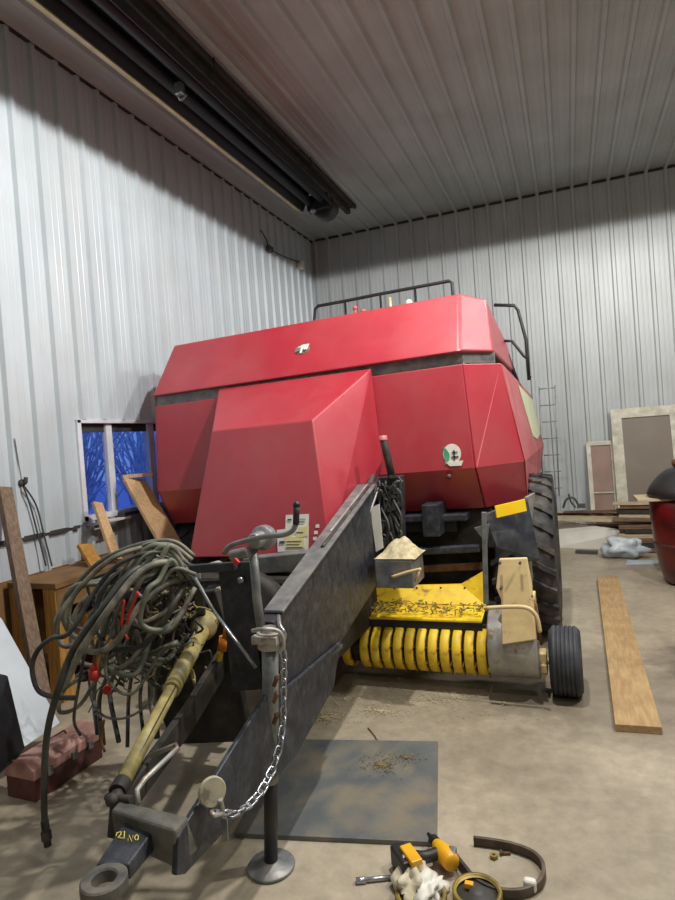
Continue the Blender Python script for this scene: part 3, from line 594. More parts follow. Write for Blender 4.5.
MB().tube([cp+V((0, 0, .025)), cp+V((0, 0, -.012))], .020, 12).tube([cp+V((0, 0, .045)), cp+V((0, 0, .02))], .012, 10).build('coupler_cap', 'redplastic', bal)
cp = at(107, 690, Y=2.0); MB().ball(cp, .02).build('coupler_cap', 'redplastic', bal)
cp = at(84, 676, Y=1.98); MB().ball(cp, .03, sc=(1.2, 1, .8)).build('coupler_cap', 'toolblack', bal)
cp = at(103, 738, Y=2.0)
MB().tube([at(101, 722, Y=2.0), at(103, 745, Y=2.0)], .012, 8).build('coupler_cap', 'rust', bal)
# dark tongue-side mass below hoses (left beam gussets)
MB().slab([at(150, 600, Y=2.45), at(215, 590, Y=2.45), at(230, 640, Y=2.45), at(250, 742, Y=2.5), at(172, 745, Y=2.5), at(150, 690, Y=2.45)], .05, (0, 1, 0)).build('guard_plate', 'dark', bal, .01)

# ---- control valve tower right of beam
vb = MB().slab([at(378, 478, Y=3.7), at(400, 476, Y=3.7), at(402, 560, Y=3.7), at(380, 560, Y=3.7)], .12, (0, 1, 0)).build('valve_tower', 'black', bal, .008)
rnd = random.Random(5); mb = MB()
for k in range(22): mb.tube([at(rnd.uniform(376, 402), rnd.uniform(474, 540), Y=3.66), at(rnd.uniform(376, 402), rnd.uniform(480, 550), Y=3.64), at(rnd.uniform(376, 404), rnd.uniform(480, 550), Y=3.66)], rnd.choice((.006, .009, .012)), 6)
for k in range(12): mb.box(at(rnd.uniform(378, 402), rnd.uniform(476, 520), Y=3.64), (.03, .03, .02))
mb.build('valve_fittings', 'hosedark', vb)
MB().tube([at(383, 437, Y=3.66), at(387, 455, Y=3.66), at(393, 482, Y=3.66)], .024, 12, curve=False).build('lever_tube', 'dark', vb)
MB().lathe(at(383, 437, Y=3.66), (0, 0, 1), [(0, .01), (.026, .01), (.028, -.02)], 12).build('tube_cap', 'reddusty', vb)
MB().slab([at(370, 508, Y=3.55), at(379, 504, Y=3.55), at(383, 548, Y=3.55), at(376, 552, Y=3.55)], .01).build('white_plate', 'white', vb)
for k in range(5):
    a = rnd.uniform(372, 398); MB().tube([at(a, 500+k*8, Y=3.6), at(a+8, 520+k*8, Y=3.55), at(a+2, 548, Y=3.6)], .008, 6).build('valve_hose', 'hosedark', vb)
# long cable lying along the hood/beam edge
MB().tube([at(378, 483, Y=3.72), at(366, 512, Y=3.55), at(345, 535, Y=3.2), at(322, 560, Y=2.95)], .012, 8).build('edge_cable', 'hosedark', bal)
MB().tube([at(379, 487, Y=3.70), at(368, 515, Y=3.5), at(348, 538, Y=3.15)], .007, 8).build('edge_cable', 'galv', bal)
# grey box with dusty chaff top
b0 = at(376, 588, Y=3.35); b1 = at(412, 560, Y=3.35)
gb = MB().lohi((b0.x, 3.35, b0.z), (b1.x, 3.62, b1.z)).build('grey_box', 'steel', bal, .008)
mb = MB(); 
n = 14
import itertools
vs = []; 
for i in range(n+1):
    for j in range(9):
        u_, w_ = i/n, j/8; e = math.sin(math.pi*u_)*math.sin(math.pi*w_)
        vs.append(V((b0.x+.0+(b1.x-b0.x+.02)*u_, 3.35+.27*w_, b1.z+.005+.075*e*(.8+.8*noise.noise(V((u_*5, w_*5, 0))))+.06*u_*e)))
fs = [(i*9+j, i*9+j+1, (i+1)*9+j+1, (i+1)*9+j) for i in range(n) for j in range(8)]
mb.add(vs, fs, True); o = mb.build('chaff_heap', 'chafflight', gb); o['kind'] = 'stuff'
MB().tube([at(392, 577, Y=3.33), at(408, 572, Y=3.33), at(421, 569, Y=3.33)], .009, 8).tube([at(420, 570, Y=3.33), at(415, 582, Y=3.33)], .007, 8).build('pale_rod', 'cream', gb)
# underframe between tongue and right wheel
MB().lohi((-1.3, 4.35, .75), (-.55, 4.5, 1.1)).lohi((-1.3, 4.6, .3), (-.6, 4.8, .9)).build('underframe', 'dark', bal, .01)
MB().beam(at(402, 552, Y=4.05), at(480, 548, Y=4.05), .05, .05).build('cross_tube', 'black', bal, .01)
MB().beam(at(400, 570, Y=4.1), at(482, 566, Y=4.1), .04, .045).build('cross_tube', 'rust', bal, .006)
MB().beam(at(484, 512, Y=3.72), at(486, 604, Y=3.72), .025, .03).build('lift_link', 'steel', bal, .004)
MB().slab([at(474, 528, Y=3.74), at(489, 524, Y=3.74), at(487, 545, Y=3.74)], .02, (0, 1, 0)).build('link_bracket', 'steel', bal, .003)
MB().lohi((-.98, 4.0, .9), (-.86, 4.3, 1.12)).lohi((-1.15, 4.15, .98), (-.7, 4.3, 1.03)).build('bracket', 'black', bal, .008)
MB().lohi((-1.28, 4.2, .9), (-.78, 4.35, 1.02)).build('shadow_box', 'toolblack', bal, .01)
# fender w/ reflector
f1 = MB().slab([at(484, 514, Y=4.0), at(527, 497, Y=4.25), at(540, 560, Y=4.25), at(528, 562, Y=4.2), at(497, 548, Y=4.0)], .03, (0, 1, 0)).build('fender_guard', 'navy', bal, .008)
MB().slab([at(495, 506, Y=3.96), at(525, 499, Y=4.1), at(527, 511, Y=4.1), at(497, 518, Y=3.96)], .01).build('yellow_reflector', 'reflector', f1, .002)
MB().slab([at(527, 497, Y=4.24), at(540, 490, Y=4.9), at(546, 560, Y=4.9), at(538, 600, Y=4.6), at(531, 580, Y=4.3)], .02).build('wheel_guard', 'galv', f1, .004)
# ---- pickup
py_, pz_ = 3.72, .235
pr_ = .14
rl = at(341, 655, Y=py_-pr_).x; rr = at(487, 655, Y=py_-pr_).x
MB().lathe((rl-.9, py_, pz_), (1, 0, 0), [(0, 0), (.105, 0), (.105, rr-rl+.85), (0, rr-rl+.85)], 28).build('pickup_drum', 'toolblack', bal)
nb = 12; p0 = at(363, 650, Y=py_-pr_).x; p1 = at(480.5, 650, Y=py_-pr_).x; pit = (p1-p0)/(nb-2+1e-9)
xs = [at(345, 650, Y=py_-pr_).x] + [p0+(p1-p0)*i/(nb-2) for i in range(nb-1)]
xs += [xs[0]-pit*k for k in range(2, 12)]
for x in xs:
    MB().lathe((x-.028, py_, pz_), (1, 0, 0), [(.11, 0), (.132, .0), (.14, .005), (.14, .051), (.132, .056), (.11, .056), (.11, 0)], 28, a0=0, a1=2*math.pi).build('stripper_band', 'yellow', bal)
MB().lohi((rl-.9, py_+.0, .335), (rr+.02, py_+.12, .40)).build('pickup_crossbar', 'toolblack', bal, .01)
# tines between the bands
for i in range(len(xs)):
    x = xs[i]+pit/2
    for a in (200, 235, 160): r0 = math.radians(a); MB().tube([V((x, py_+math.cos(r0)*.1, pz_+math.sin(r0)*.1)), V((x, py_+math.cos(r0)*.155, pz_+math.sin(r0)*.155))], .004, 5).build('pickup_tine', 'rust', bal)
# wind guard trough (yellow)
tr = MB().slab([at(376, 586, Y=4.0), at(461, 584, Y=4.0), at(487, 569, Y=4.0), at(486, 606, Y=3.9), at(376, 603, Y=3.9)], .015, (0, 1, 0)).build('feed_trough', 'yellow', bal, .004)
a0, a1 = at(376, 603, Y=3.9), at(486, 606, Y=3.9)
MB().slab([a0, a1, a1+V((0, -.22, -.03)), a0+V((0, -.22, -.03))], .015, (0, 0, -1)).build('trough_lip', 'yellow', tr, .004)
MB().lohi((a0.x, 3.685, a0.z-.13), (a1.x, 3.70, a0.z-.035)).build('rubber_flap', 'toolblack', tr, .003)
for px in (394, 416, 440, 464):
    MB().tube([at(px+1, 587, Y=3.985), at(px, 592, Y=3.98), at(px+.5, 598, Y=3.96)], .008, 6).build('trough_slot', 'rust', tr)
mb = MB(); rnd = random.Random(9)
for k in range(200):
    u_ = rnd.random()**1.5; p = a0.lerp(a1, u_)+V((rnd.uniform(-.01, .05), -rnd.uniform(.0, .2), rnd.uniform(-.02, .02)+.01)); d = V((rnd.uniform(-1, 1), rnd.uniform(-1, 1), rnd.uniform(-.3, .6))).normalized()*rnd.uniform(.006, .02); mb.beam(p-d, p+d, .006, .005)
o = mb.build('trough_chaff', 'chaff', tr); o['kind'] = 'stuff'
# end shield: D-shaped drum and cream arm
es0 = at(487, 650, Y=3.56).x+.005; es1 = at(537, 650, Y=3.5).x
MB().lathe((es0, 3.72, .30), (1, 0, 0), [(0, 0), (.195, 0), (.2, .01), (.2, (es1-es0)-.01), (.195, es1-es0), (0, es1-es0)], 40).build('end_shield', 'galv', bal)
arm = MB().slab([at(499, 559, Y=3.6), at(527, 558, Y=3.6), at(532, 585, Y=3.57), at(536, 640, Y=3.5), at(502, 645, Y=3.5), at(501, 600, Y=3.56), at(496, 588, Y=3.57)], .03, (0, 1, 0)).build('pickup_arm', 'cream', bal, .006)
mb = MB()
for p in ((500, 563), (520, 563), (501, 588), (504, 618), (503, 627), (504, 636)): mb.lathe(at(*p, Y=3.55), (0, -1, 0), [(0, -.02), (.008, -.02), (.008, .012), (0, .014)], 8)
mb.build('bolt', 'ink', arm)
MB().lohi((es1-.04, 3.55, .35), (es1+.0, 3.72, .62)).build('arm_side', 'cream', arm, .006)
MB().tube([at(*p, Y=3.45) for p in ((486, 608), (505, 607), (522, 607), (531, 610), (537, 618), (540, 632))], .012, 10).build('guard_rod', 'cream', bal)
mb = MB()
for k, (p) in enumerate((((534, 600), (538, 640)), ((536, 604), (541, 645)), ((532, 595), (536, 625)))): mb.tube([at(*p[0], Y=3.56), at(*p[1], Y=3.56)], .008, 6)
mb.build('spring_rod', 'rust', bal)
# ---- gauge wheel
gx0 = at(549, 660, Y=3.62).x; gx1 = at(582, 660, Y=3.62).x; gy, gr = 3.74, .20
prof = [(.10, .01), (.17, .0), (.188, .015)]
nG = 6; wG = gx1-gx0
for i in range(nG):
    a = .02+(wG-.04)*i/nG; b = a+(wG-.04)/nG
    prof += [(.2, a+.003), (.2, b-.006), (.193, b-.004), (.193, b+.001)]
prof += [(.188, wG-.015), (.17, wG), (.10, wG-.01)]
gw = MB().lathe((gx0, gy, gr), (1, 0, 0), prof, 40).build('gauge_wheel', 'rubberw', bal)
MB().lathe((gx0+.02, gy, gr), (1, 0, 0), [(0, -.02), (.03, -.02), (.04, 0), (.11, .01), (.11, wG-.06), (.05, wG-.08), (0, wG-.08)], 24).build('wheel_rim', 'cream', gw)
wb = at(541, 653, Y=3.66)
MB().box((wb.x+.0, 3.7, gr), (.06, .10, .13)).tube([(es1-.02, 3.72, gr), (gx0+.03, 3.72, gr)], .022, 10).box((wb.x+.01, 3.64, gr-.02), (.04, .02, .05)).build('wheel_bracket', 'cream', gw, .006)
# ---- big rear tyre(s)
def tyre(xc_, yc, R_, W_, nm='rear_wheel'):
    prof = [(R_*.58, .03), (R_*.75, -.0), (R_*.93, .015), (R_*.975, .05), (R_*.98, W_/2), (R_*.975, W_-.05), (R_*.93, W_-.015), (R_*.75, W_), (R_*.58, W_-.03)]
    ty = MB().lathe((xc_-W_/2, yc, R_), (1, 0, 0), prof, 48).build(nm, 'rubber', bal)
    mb = MB(); nL = 26
    for i in range(nL):
        for s in (-1, 1):
            pts_i = []; 
            a = 2*math.pi*(i+(.5 if s > 0 else 0))/nL
            Lp = []
            for k in range(4):
                t = k/3; aa = a+t*.20; x = xc_+s*(.01+t*(W_/2-.02)); rr0 = R_*(.965 if k < 3 else .93)
                Lp.append((x, aa, rr0))
            for (xa, aa, ra), (xb, ab, rb) in zip(Lp, Lp[1:]):
                w = .042
                def q(x, an, rad): return V((x, yc+math.cos(an)*rad, R_+math.sin(an)*rad))
                A_ = [q(xa, aa-w, ra-.01), q(xa, aa+w, ra-.01), q(xa, aa+w*.7, R_*1.0), q(xa, aa-w*.7, R_*1.0)]
                B_ = [q(xb, ab-w, rb-.01), q(xb, ab+w, rb-.01), q(xb, ab+w*.7, rb+.035), q(xb, ab-w*.7, rb+.035)]
                mb.hull(A_, B_)
    mb.build('tread_lug', 'rubber', ty)['kind'] = 'stuff'
    MB().lathe((xc_-W_/2, yc, R_), (1, 0, 0), [(0, .12), (.12, .1), (.14, .14), (R_*.5, .14), (R_*.58, .04), (R_*.60, .03), (R_*.60, W_-.03), (R_*.56, W_-.05), (R_*.5, W_-.12), (.14, W_-.12), (0, W_-.1)], 32).build('rim', 'cream', ty)
    return ty
tyre(-.37, 4.98, .61, .46); tyre(BX*2+.62, 4.98, .61, .44)
MB().tube([(-.6, 4.98, .6), (BX*2+.6, 4.98, .6)], .06, 12).lohi((BX-1.2, 4.85, .6), (BX-1.0, 5.1, 1.15)).lohi((BX+.8, 4.85, .6), (BX+1.0, 5.1, 1.15)).build('axle', 'black', bal)
MB().lohi((BX-.55, 4.4, .45), (BX+.55, 8.3, 1.15)).build('bale_chamber', 'dark', bal, .01)

# ------------------------------------------------------------------ chaff on floor (uncountable)
mb = MB(); rnd = random.Random(11)
def sc(cx, cy_, rx, ry, n, z=.004, L=.014):
    for k in range(n):
        a = rnd.uniform(0, 6.283); r = rnd.gauss(0, .5); p = V((cx+rx*r*math.cos(a), cy_+ry*r*math.sin(a), z+rnd.uniform(0, .006))); d = V((rnd.uniform(-1, 1), rnd.uniform(-1, 1), 0)).normalized()*rnd.uniform(.3, 1)*L*.5; mb.beam(p-d, p+d, .003, .002)
for px, py, rx, ry, n in ((325, 718, .16, .10, 500), (380, 712, .16, .06, 300), (300, 735, .2, .1, 200), (430, 700, .6, .3, 350), (345, 700, .3, .15, 200)):
    p = at(px, py, Z=0)
    if p.y > 3.08: sc(p.x, p.y, rx, ry, n)
tag(mb.build('chaff', 'chafflight'), 'pale hay chaff scattered on the floor under the pickup', 'chaff', kind='stuff')
mb = MB(); p = at(383, 766, Z=.02); sc(p.x, p.y, .12, .08, 260, .023, .01); p = at(405, 758, Z=.02); sc(p.x, p.y, .1, .06, 120, .023, .01)
tag(mb.build('chaff', 'chaff'), 'greenish hay chaff spilled on the dark steel plate', 'chaff', kind='stuff')

# ------------------------------------------------------------------ steel plate on floor
mp = [at(437, 842, Z=.02), at(438, 741, Z=.02)]; lft = at(234, 833, Z=.02)
pb = mp[1]+(lft-mp[0])
o = MB().slab([mp[0], mp[1], pb, lft], .02, (0, 0, -1)).build('floor_plate', 'matsteel', None, .002)
tag(o, 'dark grey steel plate lying flat on the concrete under the tongue', 'plate')
# plank
q = [at(615, 724, Z=.04), at(662, 727, Z=.04), at(618, 576, Z=.04), at(597, 577, Z=.04)]
o = MB().slab(q, .04, (0, 0, -1)).build('wooden_plank', 'plank', None, .003)
tag(o, 'long yellow-brown plank lying alone on the floor right of the wheel', 'plank')

# ------------------------------------------------------------------ right / back clutter
def panel_frame(name, px, Yb, Yt, fr, mt_f, mt_p, label, cat, mid=None):
    """leaning framed panel from four pixels on plane tilted from Yb (bottom) to Yt (top)"""
    (x0, x1, z0, z1) = px; a = V((x0, Yb, z0)); b = V((x1, Yb, z0)); c = V((x1, Yt, z1)); d = V((x0, Yt, z1))
    t = thing(name, ((x0+x1)/2, Yb, z0), label, cat)
    upv = (d-a).normalized(); nn = V((0, 1, 0)); H = (d-a).length
    def q(u, w): return a+V((u, 0, 0))+upv*w
    W_ = x1-x0; mb = MB()
    for r in ((0, fr, 0, H), (W_-fr, W_, 0, H), (fr, W_-fr, H-fr, H), (fr, W_-fr, 0, fr)): mb.slab([q(r[0], r[2]), q(r[1], r[2]), q(r[1], r[3]), q(r[0], r[3])], .045, nn)
    if mid: mb.slab([q(fr, mid), q(W_-fr, mid), q(W_-fr, mid+.02), q(fr, mid+.02)], .045, nn)
    mb.build('frame', mt_f, t, .004)
    MB().slab([q(fr*.9, fr*.9), q(W_-fr*.9, fr*.9), q(W_-fr*.9, H-fr*.9), q(fr*.9, H-fr*.9)], .01, nn).build('panel', mt_p, t).location.y += .02
    return t
panel_frame('framed_door', (.53, 1.36, .02, 1.75), 8.55, 8.88, .13, 'doorwhite', 'doorpanel', 'large weathered white framed door leaning on the back wall behind the lumber', 'door')
panel_frame('framed_panel', (.20, .56, .02, 1.33), 8.65, 8.9, .055, 'doorwhite', 'brownpanel', 'narrow brown panel in pale frame left of the large leaning door', 'panel', .62)
# white board slabs under the pile
wbd = MB().slab([(-.28, 8.2, .0), (.62, 8.05, .0), (.62, 8.0, .24), (-.28, 8.25, .36)], .06, (0, 1, 0)).build('white_board', 'foam', None, .008)
tag(wbd, 'thick white board on edge under the lumber behind the big tyre', 'board')
rnd = random.Random(21)
specs = []
def lumber(p, q, w, h, mt, lab):
    o = MB().beam(p, q, w, h).build('lumber', mt, None, .003); tag(o, lab, 'lumber', 'boards in the lumber pile at the back wall'); return o
# support block for the pile
o = MB().lohi((-.2, 8.32, 0), (1.5, 8.5, .26)).build('timber_block', 'woodpile', None, .006); tag(o, 'long brown timber on the floor carrying the lumber pile', 'timber')
def zf_(i): return .275+.032*i
L_ = [((-.42, 8.12, .40), (1.55, 8.06, .31), .14, .025, 'woodpale', 'pale board sloping down at the front left of the lumber pile'),
      ((-.35, 8.28, .40), (1.5, 8.22, .33), .13, .03, 'woodpale', 'second pale board behind the sloping front board of the pile'),
      ((-.30, 8.44, .42), (1.6, 8.40, .36), .12, .03, 'woodpile', 'brown board lying behind the pale boards of the pile'),
      ((.42, 7.95, .40), (1.7, 7.90, .375), .14, .035, 'woodpile', 'short brown board on the right of the pile above the plastic bag'),
      ((.50, 8.05, .425), (1.8, 7.9, .40), .12, .035, 'woodpale', 'pale short board near the top of the pile by the red drum'),
      ((.48, 8.12, .475), (1.9, 8.0, .455), .16, .05, 'dark', 'black beam stacked on the right of the lumber pile'),
      ((.52, 8.10, .53), (1.9, 7.98, .515), .15, .03, 'woodpile', 'brown board lying on the black beam of the pile'),
      ((.44, 8.08, .575), (1.9, 7.95, .56), .13, .025, 'woodpale', 'topmost thin pale board of the lumber pile')]
for s_ in L_: lumber(*s_)
for k in range(5):
    z = .455+.0*k; x = -.3+.17*k
    o = MB().beam((x, 8.36, .45), (x+.15, 8.30, .455), .07, .022).build('wood_offcut', rnd.choice(('woodpale', 'woodpile')), None, .002); tag(o, 'short wood offcut lying on the left end of the lumber pile', 'offcut', 'offcuts on the lumber pile')
for k, (z, x0, mt_, lab) in enumerate(((.035, .50, 'woodpile', 'bottom brown board of the stack on the floor by the red drum'), (.09, .46, 'dark', 'black board second from the bottom of the stack by the red drum'), (.145, .53, 'woodpile', 'brown board third from the bottom of the stack by the red drum'), (.20, .47, 'woodpale', 'pale board fourth from the bottom of the stack by the red drum'), (.255, .55, 'dark', 'upper black board of the stack by the red drum'), (.31, .48, 'woodpile', 'highest brown board of the floor stack by the red drum'))):
    lumber((x0, 7.93+.01*(k % 2), z), (1.75, 7.90, z), .12, .05, mt_, lab)
# small black bracket thing on the pile
c = at(571, 503, Y=8.3)
o = MB().tube([c+V((-.10, 0, -.06)), c+V((-.05, 0, .05)), c+V((.04, 0, .06)), c+V((.10, 0, -.06))], .014, 8).tube([c+V((-.02, 0, .12)), c+V((.0, 0, .02)), c+V((.05, 0, -.06))], .012, 8).box(c+V((0.12, 0, -.04)), (.1, .08, .05)).build('metal_bracket', 'ink', None)
tag(o, 'small dark metal bracket on top of the lumber pile left end', 'bracket')
# plastic bag
def blob(name, c, r, mt, amp, seed, fz=1):
    mb = MB().ball(c, 1, 28, sc=r)
    for i, p in enumerate(mb.v):
        d = p-V(c); n = 1+amp*noise.noise(V((d.x/r[0]*1.8+seed, d.y/r[1]*1.8, d.z/r[2]*1.8))); mb.v[i] = V(c)+V((d.x*n, d.y*n, max(d.z*n, -V(c).z+.002)))
    return mb.build(name, mt)
tag(blob('plastic_bag', (.50, 7.62, .11), (.22, .15, .12), 'sheet', .6, 2), 'crumpled clear plastic bag on the floor under the lumber', 'bag')
tag(MB().slab([(.48, 7.2, .012), (1.05, 7.3, .012), (1.1, 7.42, .012), (.52, 7.45, .012)], .01, (0, 0, -1)).build('flat_sheet', 'sheet'), 'flat pale plastic sheet on the floor before the lumber', 'sheet')
tag(MB().beam((-.02, 7.88, .02), (.22, 7.82, .02), .08, .04).build('dark_batten', 'ink', None, .003), 'short dark batten on the floor beside the plastic bag', 'batten')
# red tub with board and black cover at right edge
tc_ = V((1.02, 6.45, 0))
tb_ = thing('steel_drum', tc_, 'dark red rounded steel drum at the right edge of the picture', 'drum')
MB().lathe(tc_, (0, 0, 1), [(0, .002), (.20, .004), (.25, .03), (.29, .14), (.33, .4), (.35, .7), (.35, .80), (.33, .82), (0, .82)], 32).build('body', 'tub', tb_)
MB().lathe(tc_, (0, 0, 1), [(.32, .38), (.34, .40), (.32, .42)], 32).build('hoop', 'toolboxside', tb_)
o = MB().lohi((.55, 6.2, .822), (1.45, 6.6, .845)).build('flat_board', 'woodpale', None, .003); tag(o, 'pale board lying across the top of the red drum', 'board')
cv = MB().lathe((1.00, 6.4, .846), (0, 0, 1), [(0, .0), (.34, .0), (.35, .03), (.32, .1), (.24, .2), (.17, .255), (.10, .27), (0, .275)], 28)
o = cv.build('black_cover', 'toolblack', None); tag(o, 'domed black cover standing on the board above the red drum', 'cover')
o = MB().lathe((.96, 6.4, 1.122), (0, 0, 1), [(0, 0), (.07, 0), (.08, .02), (.08, .06), (.05, .075), (0, .075)], 20).build('paint_can', 'rust', None); tag(o, 'squat rusty paint can on top of the black domed cover', 'can')

# ------------------------------------------------------------------ left clutter
# leaning post
a = at(8, 492, X=-3.45); b = at(58, 700, X=-3.0); b.z = max(b.z, .03)
pt_, pl_ = at(4, 488, X=-3.64), at(41, 690, X=-3.14)
pl_ = pt_+(pl_-pt_)*((pt_.z-.02)/(pt_.z-pl_.z))
o = MB().beam(pt_, pl_, .05, .09, (0, 1, .2)).build('wooden_post', 'woodold', None, .004)
tag(o, 'old brown wooden post leaning on the left wall at the picture edge', 'post')
# workbench under the window
wbn = thing('workbench', (-3.35, 4.2, 0), 'amber wooden workbench against the left wall below the window', 'workbench')
MB().lohi((-3.66, 2.96, .76), (-3.22, 4.3, .80)).build('top', 'ply', wbn, .004)
for y in (3.02, 4.22):
    for x in (-3.29, -3.6): MB().lohi((x-.055, y-.055, 0), (x+.055, y+.055, .76)).build('leg', 'woodyel', wbn, .004)
MB().lohi((-3.27, 2.97, .62), (-3.23, 4.28, .76)).build('apron', 'ply', wbn, .003)
MB().lohi((-3.62, 3.0, .25), (-3.26, 4.28, .28)).build('shelf', 'ply', wbn, .003)
MB().lohi((-3.655, 2.98, .03), (-3.645, 4.28, .74)).build('back_board', 'ply', wbn, .003)
rnd = random.Random(4)
for k in range(3):
    y = 3.35+.32*k; h = rnd.uniform(.15, .3); o = MB().lohi((-3.53, y, .282), (-3.36, y+rnd.uniform(.18, .26), .282+h)).build('storage_crate', ('woodyel', 'ink', 'steel', 'ply', 'toolboxside', 'woodold')[k], None, .006)
    tag(o, ('amber wooden crate at the near end of the bench shelf', 'black crate second from the near end of the bench shelf', 'grey crate at the far end of the bench shelf')[k], 'crate', 'crates on the bench shelf')
# boards leaning at the window
def lean(pa, pb, xa, xb, w, t, mt, lab, upv=(0, 1, 0)):
    o = MB().beam(at(*pa, X=xa), at(*pb, X=xb), t, w, upv).build('leaning_board', mt, None, .003); tag(o, lab, 'board'); return o
lean((134, 480), (170, 543), -3.55, -3.10, .24, .03, 'woodlight', 'wide light board leaning against the right side of the window')
o = MB().beam(at(122, 477, X=-3.62), at(152, 474, X=-3.45), .12, .03).build('leaning_board', 'woodlight', None, .003); tag(o, 'short light board lying level across the window corner behind the red panel', 'board')
lean((97, 503), (117, 560), -3.55, -3.25, .085, .03, 'woodlight', 'narrow pale board leaning below the window mullion')
lean((84, 545), (98, 568), -3.52, -3.35, .12, .03, 'woodyel', 'short amber board leaning below the left side of the window')
# sill clutter
for k, (p, s_, m_) in enumerate((((100, 525), (.09, .22, .025), 'steel'), ((118, 519), (.07, .25, .02), 'foam'), ((133, 512), (.08, .3, .03), 'ink'))):
    c = at(*p, X=XL+.09); o = MB().box(c, s_).build('sill_shelf', m_, None, .003); tag(o, ('grey metal strip on the ledge under the window, nearest', 'pale strip on the ledge under the window mullion', 'dark strip on the ledge under the window, farthest')[k], 'strip')
# wall hook with straps
c = at(22, 483, X=XL+.04)
o = thing('wall_hook', c, 'dark wall hook with two thin cords on the left wall', 'hook')
MB().tube([c+V((-.04, 0, 0)), c+V((.03, 0, 0)), c+V((.04, 0, .04))], .014, 8).ball(c, .028).build('hook', 'ink', o)
for d in (0, 6): MB().tube([c, at(30+d, 505, X=XL+.03), at(38+d, 535, X=XL+.03), at(46+d, 566, X=XL+.05)], .006, 6).build('cord', 'ink', o)
MB().tube([c, c+V((0, -.02, .2)), c+V((0, -.03, .32))], .004, 5).build('cord', 'steel', o)
# tyre behind white sheet
o = MB().lathe((-3.40, 2.34, .33), (1, -.15, .1), [(.20, .03), (.28, 0), (.325, .02), (.33, .08), (.325, .14), (.28, .16), (.20, .13), (.20, .03)], 40).build('spare_tyre', 'toolblack')
tag(o, 'dark spare tyre standing behind the white sheet by the bench', 'tyre')
# white leaning sheet + black panel
o = MB().slab([at(-30, 590, X=-3.05), at(2, 619, X=-3.02), at(60, 723, X=-2.82), at(26, 746, X=-2.74), at(-30, 760, X=-2.72)], .02, (-1, .3, 0)).build('white_sheet', 'panelwhite', None, .003)
tag(o, 'pale white sheet leaning against the tyre at the left edge', 'sheet')
o = MB().slab([at(-30, 668, X=-2.72), at(8, 676, X=-2.70), at(25, 748, X=-2.62), at(18, 758, X=-2.58), at(-30, 800, X=-2.55)], .03, (-1, .3, 0)).build('leaning_board', 'panelblack', None, .004)
tag(o, 'black board leaning in front of the white sheet at the left edge', 'board')
# long toolbox
A0 = at(36, 803, Z=0); B0 = at(103, 757, Z=0); dirn = (B0-A0).normalized(); sdw = V((-dirn.y, dirn.x, 0)); W_ = .19; Hh = .14
tbx = thing('toolbox', (A0+B0)/2+sdw*.08, 'long maroon metal toolbox with a dusty pink lid on the floor', 'toolbox')
MB().hull([A0, A0+sdw*W_, A0+sdw*W_+V((0, 0, Hh)), A0+V((0, 0, Hh))], [B0, B0+sdw*W_, B0+sdw*W_+V((0, 0, Hh)), B0+V((0, 0, Hh))]).build('body', 'toolboxside', tbx, .004)
e = dirn*.004
MB().hull([A0-e-sdw*.004+V((0, 0, Hh-.035)), A0-e-sdw*.004+V((0, 0, Hh+.01)), A0-e+sdw*.045+V((0, 0, Hh+.045)), A0-e+sdw*(W_-.045)+V((0, 0, Hh+.045)), A0-e+sdw*(W_+.004)+V((0, 0, Hh+.01)), A0-e+sdw*(W_+.004)+V((0, 0, Hh-.035))],
          [B0+e-sdw*.004+V((0, 0, Hh-.035)), B0+e-sdw*.004+V((0, 0, Hh+.01)), B0+e+sdw*.045+V((0, 0, Hh+.045)), B0+e+sdw*(W_-.045)+V((0, 0, Hh+.045)), B0+e+sdw*(W_+.004)+V((0, 0, Hh+.01)), B0+e+sdw*(W_+.004)+V((0, 0, Hh-.035))]).build('lid', 'toolbox', tbx, .003)
mid = (A0+B0)/2+sdw*(W_/2)+V((0, 0, Hh+.047)); MB().tube([mid-dirn*.07, mid-dirn*.06+V((0, 0, .018)), mid+dirn*.06+V((0, 0, .018)), mid+dirn*.07], .005, 8, curve=False).build('handle', 'toolboxside', tbx)
for t in (.2, .55, .8): MB().box(A0.lerp(B0, t)-sdw*.008+V((0, 0, Hh-.03)), (.03, .012, .04), (dirn, sdw, V((0, 0, 1)))).build('latch', 'steel', tbx, .002)

# ------------------------------------------------------------------ foreground tools
def fl(x, y, z=0): return at(x, y, Z=z)
# cordless driver
dr = thing('cordless_driver', fl(425, 852), 'yellow and black cordless driver lying on the floor before the steel plate', 'drill')
a = fl(408, 858, .05); b = fl(443, 846, .05)
MB().tube([fl(412, 856, .05), fl(425, 857, .055), fl(438, 853, .05)], .021, 12).build('grip', 'toolblack', dr)
dd = (b-a).normalized(); ss = V((-dd.y, dd.x, 0))
bt = MB().box(fl(404, 862, .045), (.06, .115, .075), (dd, ss, V((0, 0, 1)))).build('battery', 'toolblack', dr, .008)
MB().box(fl(408, 856, .085)+dd*.012, (.045, .10, .022), (dd, ss, V((0, 0, 1)))).build('battery_trim', 'drillyellow', bt, .005)
hd = MB().lathe(fl(443, 852, .05)-ss*.07, ss, [(0, 0), (.026, 0), (.032, .01), (.033, .07), (.028, .09), (.02, .12), (.012, .13), (0, .13)], 18).build('motor_head', 'drillyellow', dr, .0)
MB().lathe(fl(443, 852, .05)+ss*.055, ss, [(.021, 0), (.022, .02), (.010, .035), (.006, .06), (0, .06)], 14).build('chuck', 'toolblack', hd)
MB().box(fl(452, 855, .06), (.03, .05, .04)).build('head_end', 'steel', hd, .006)
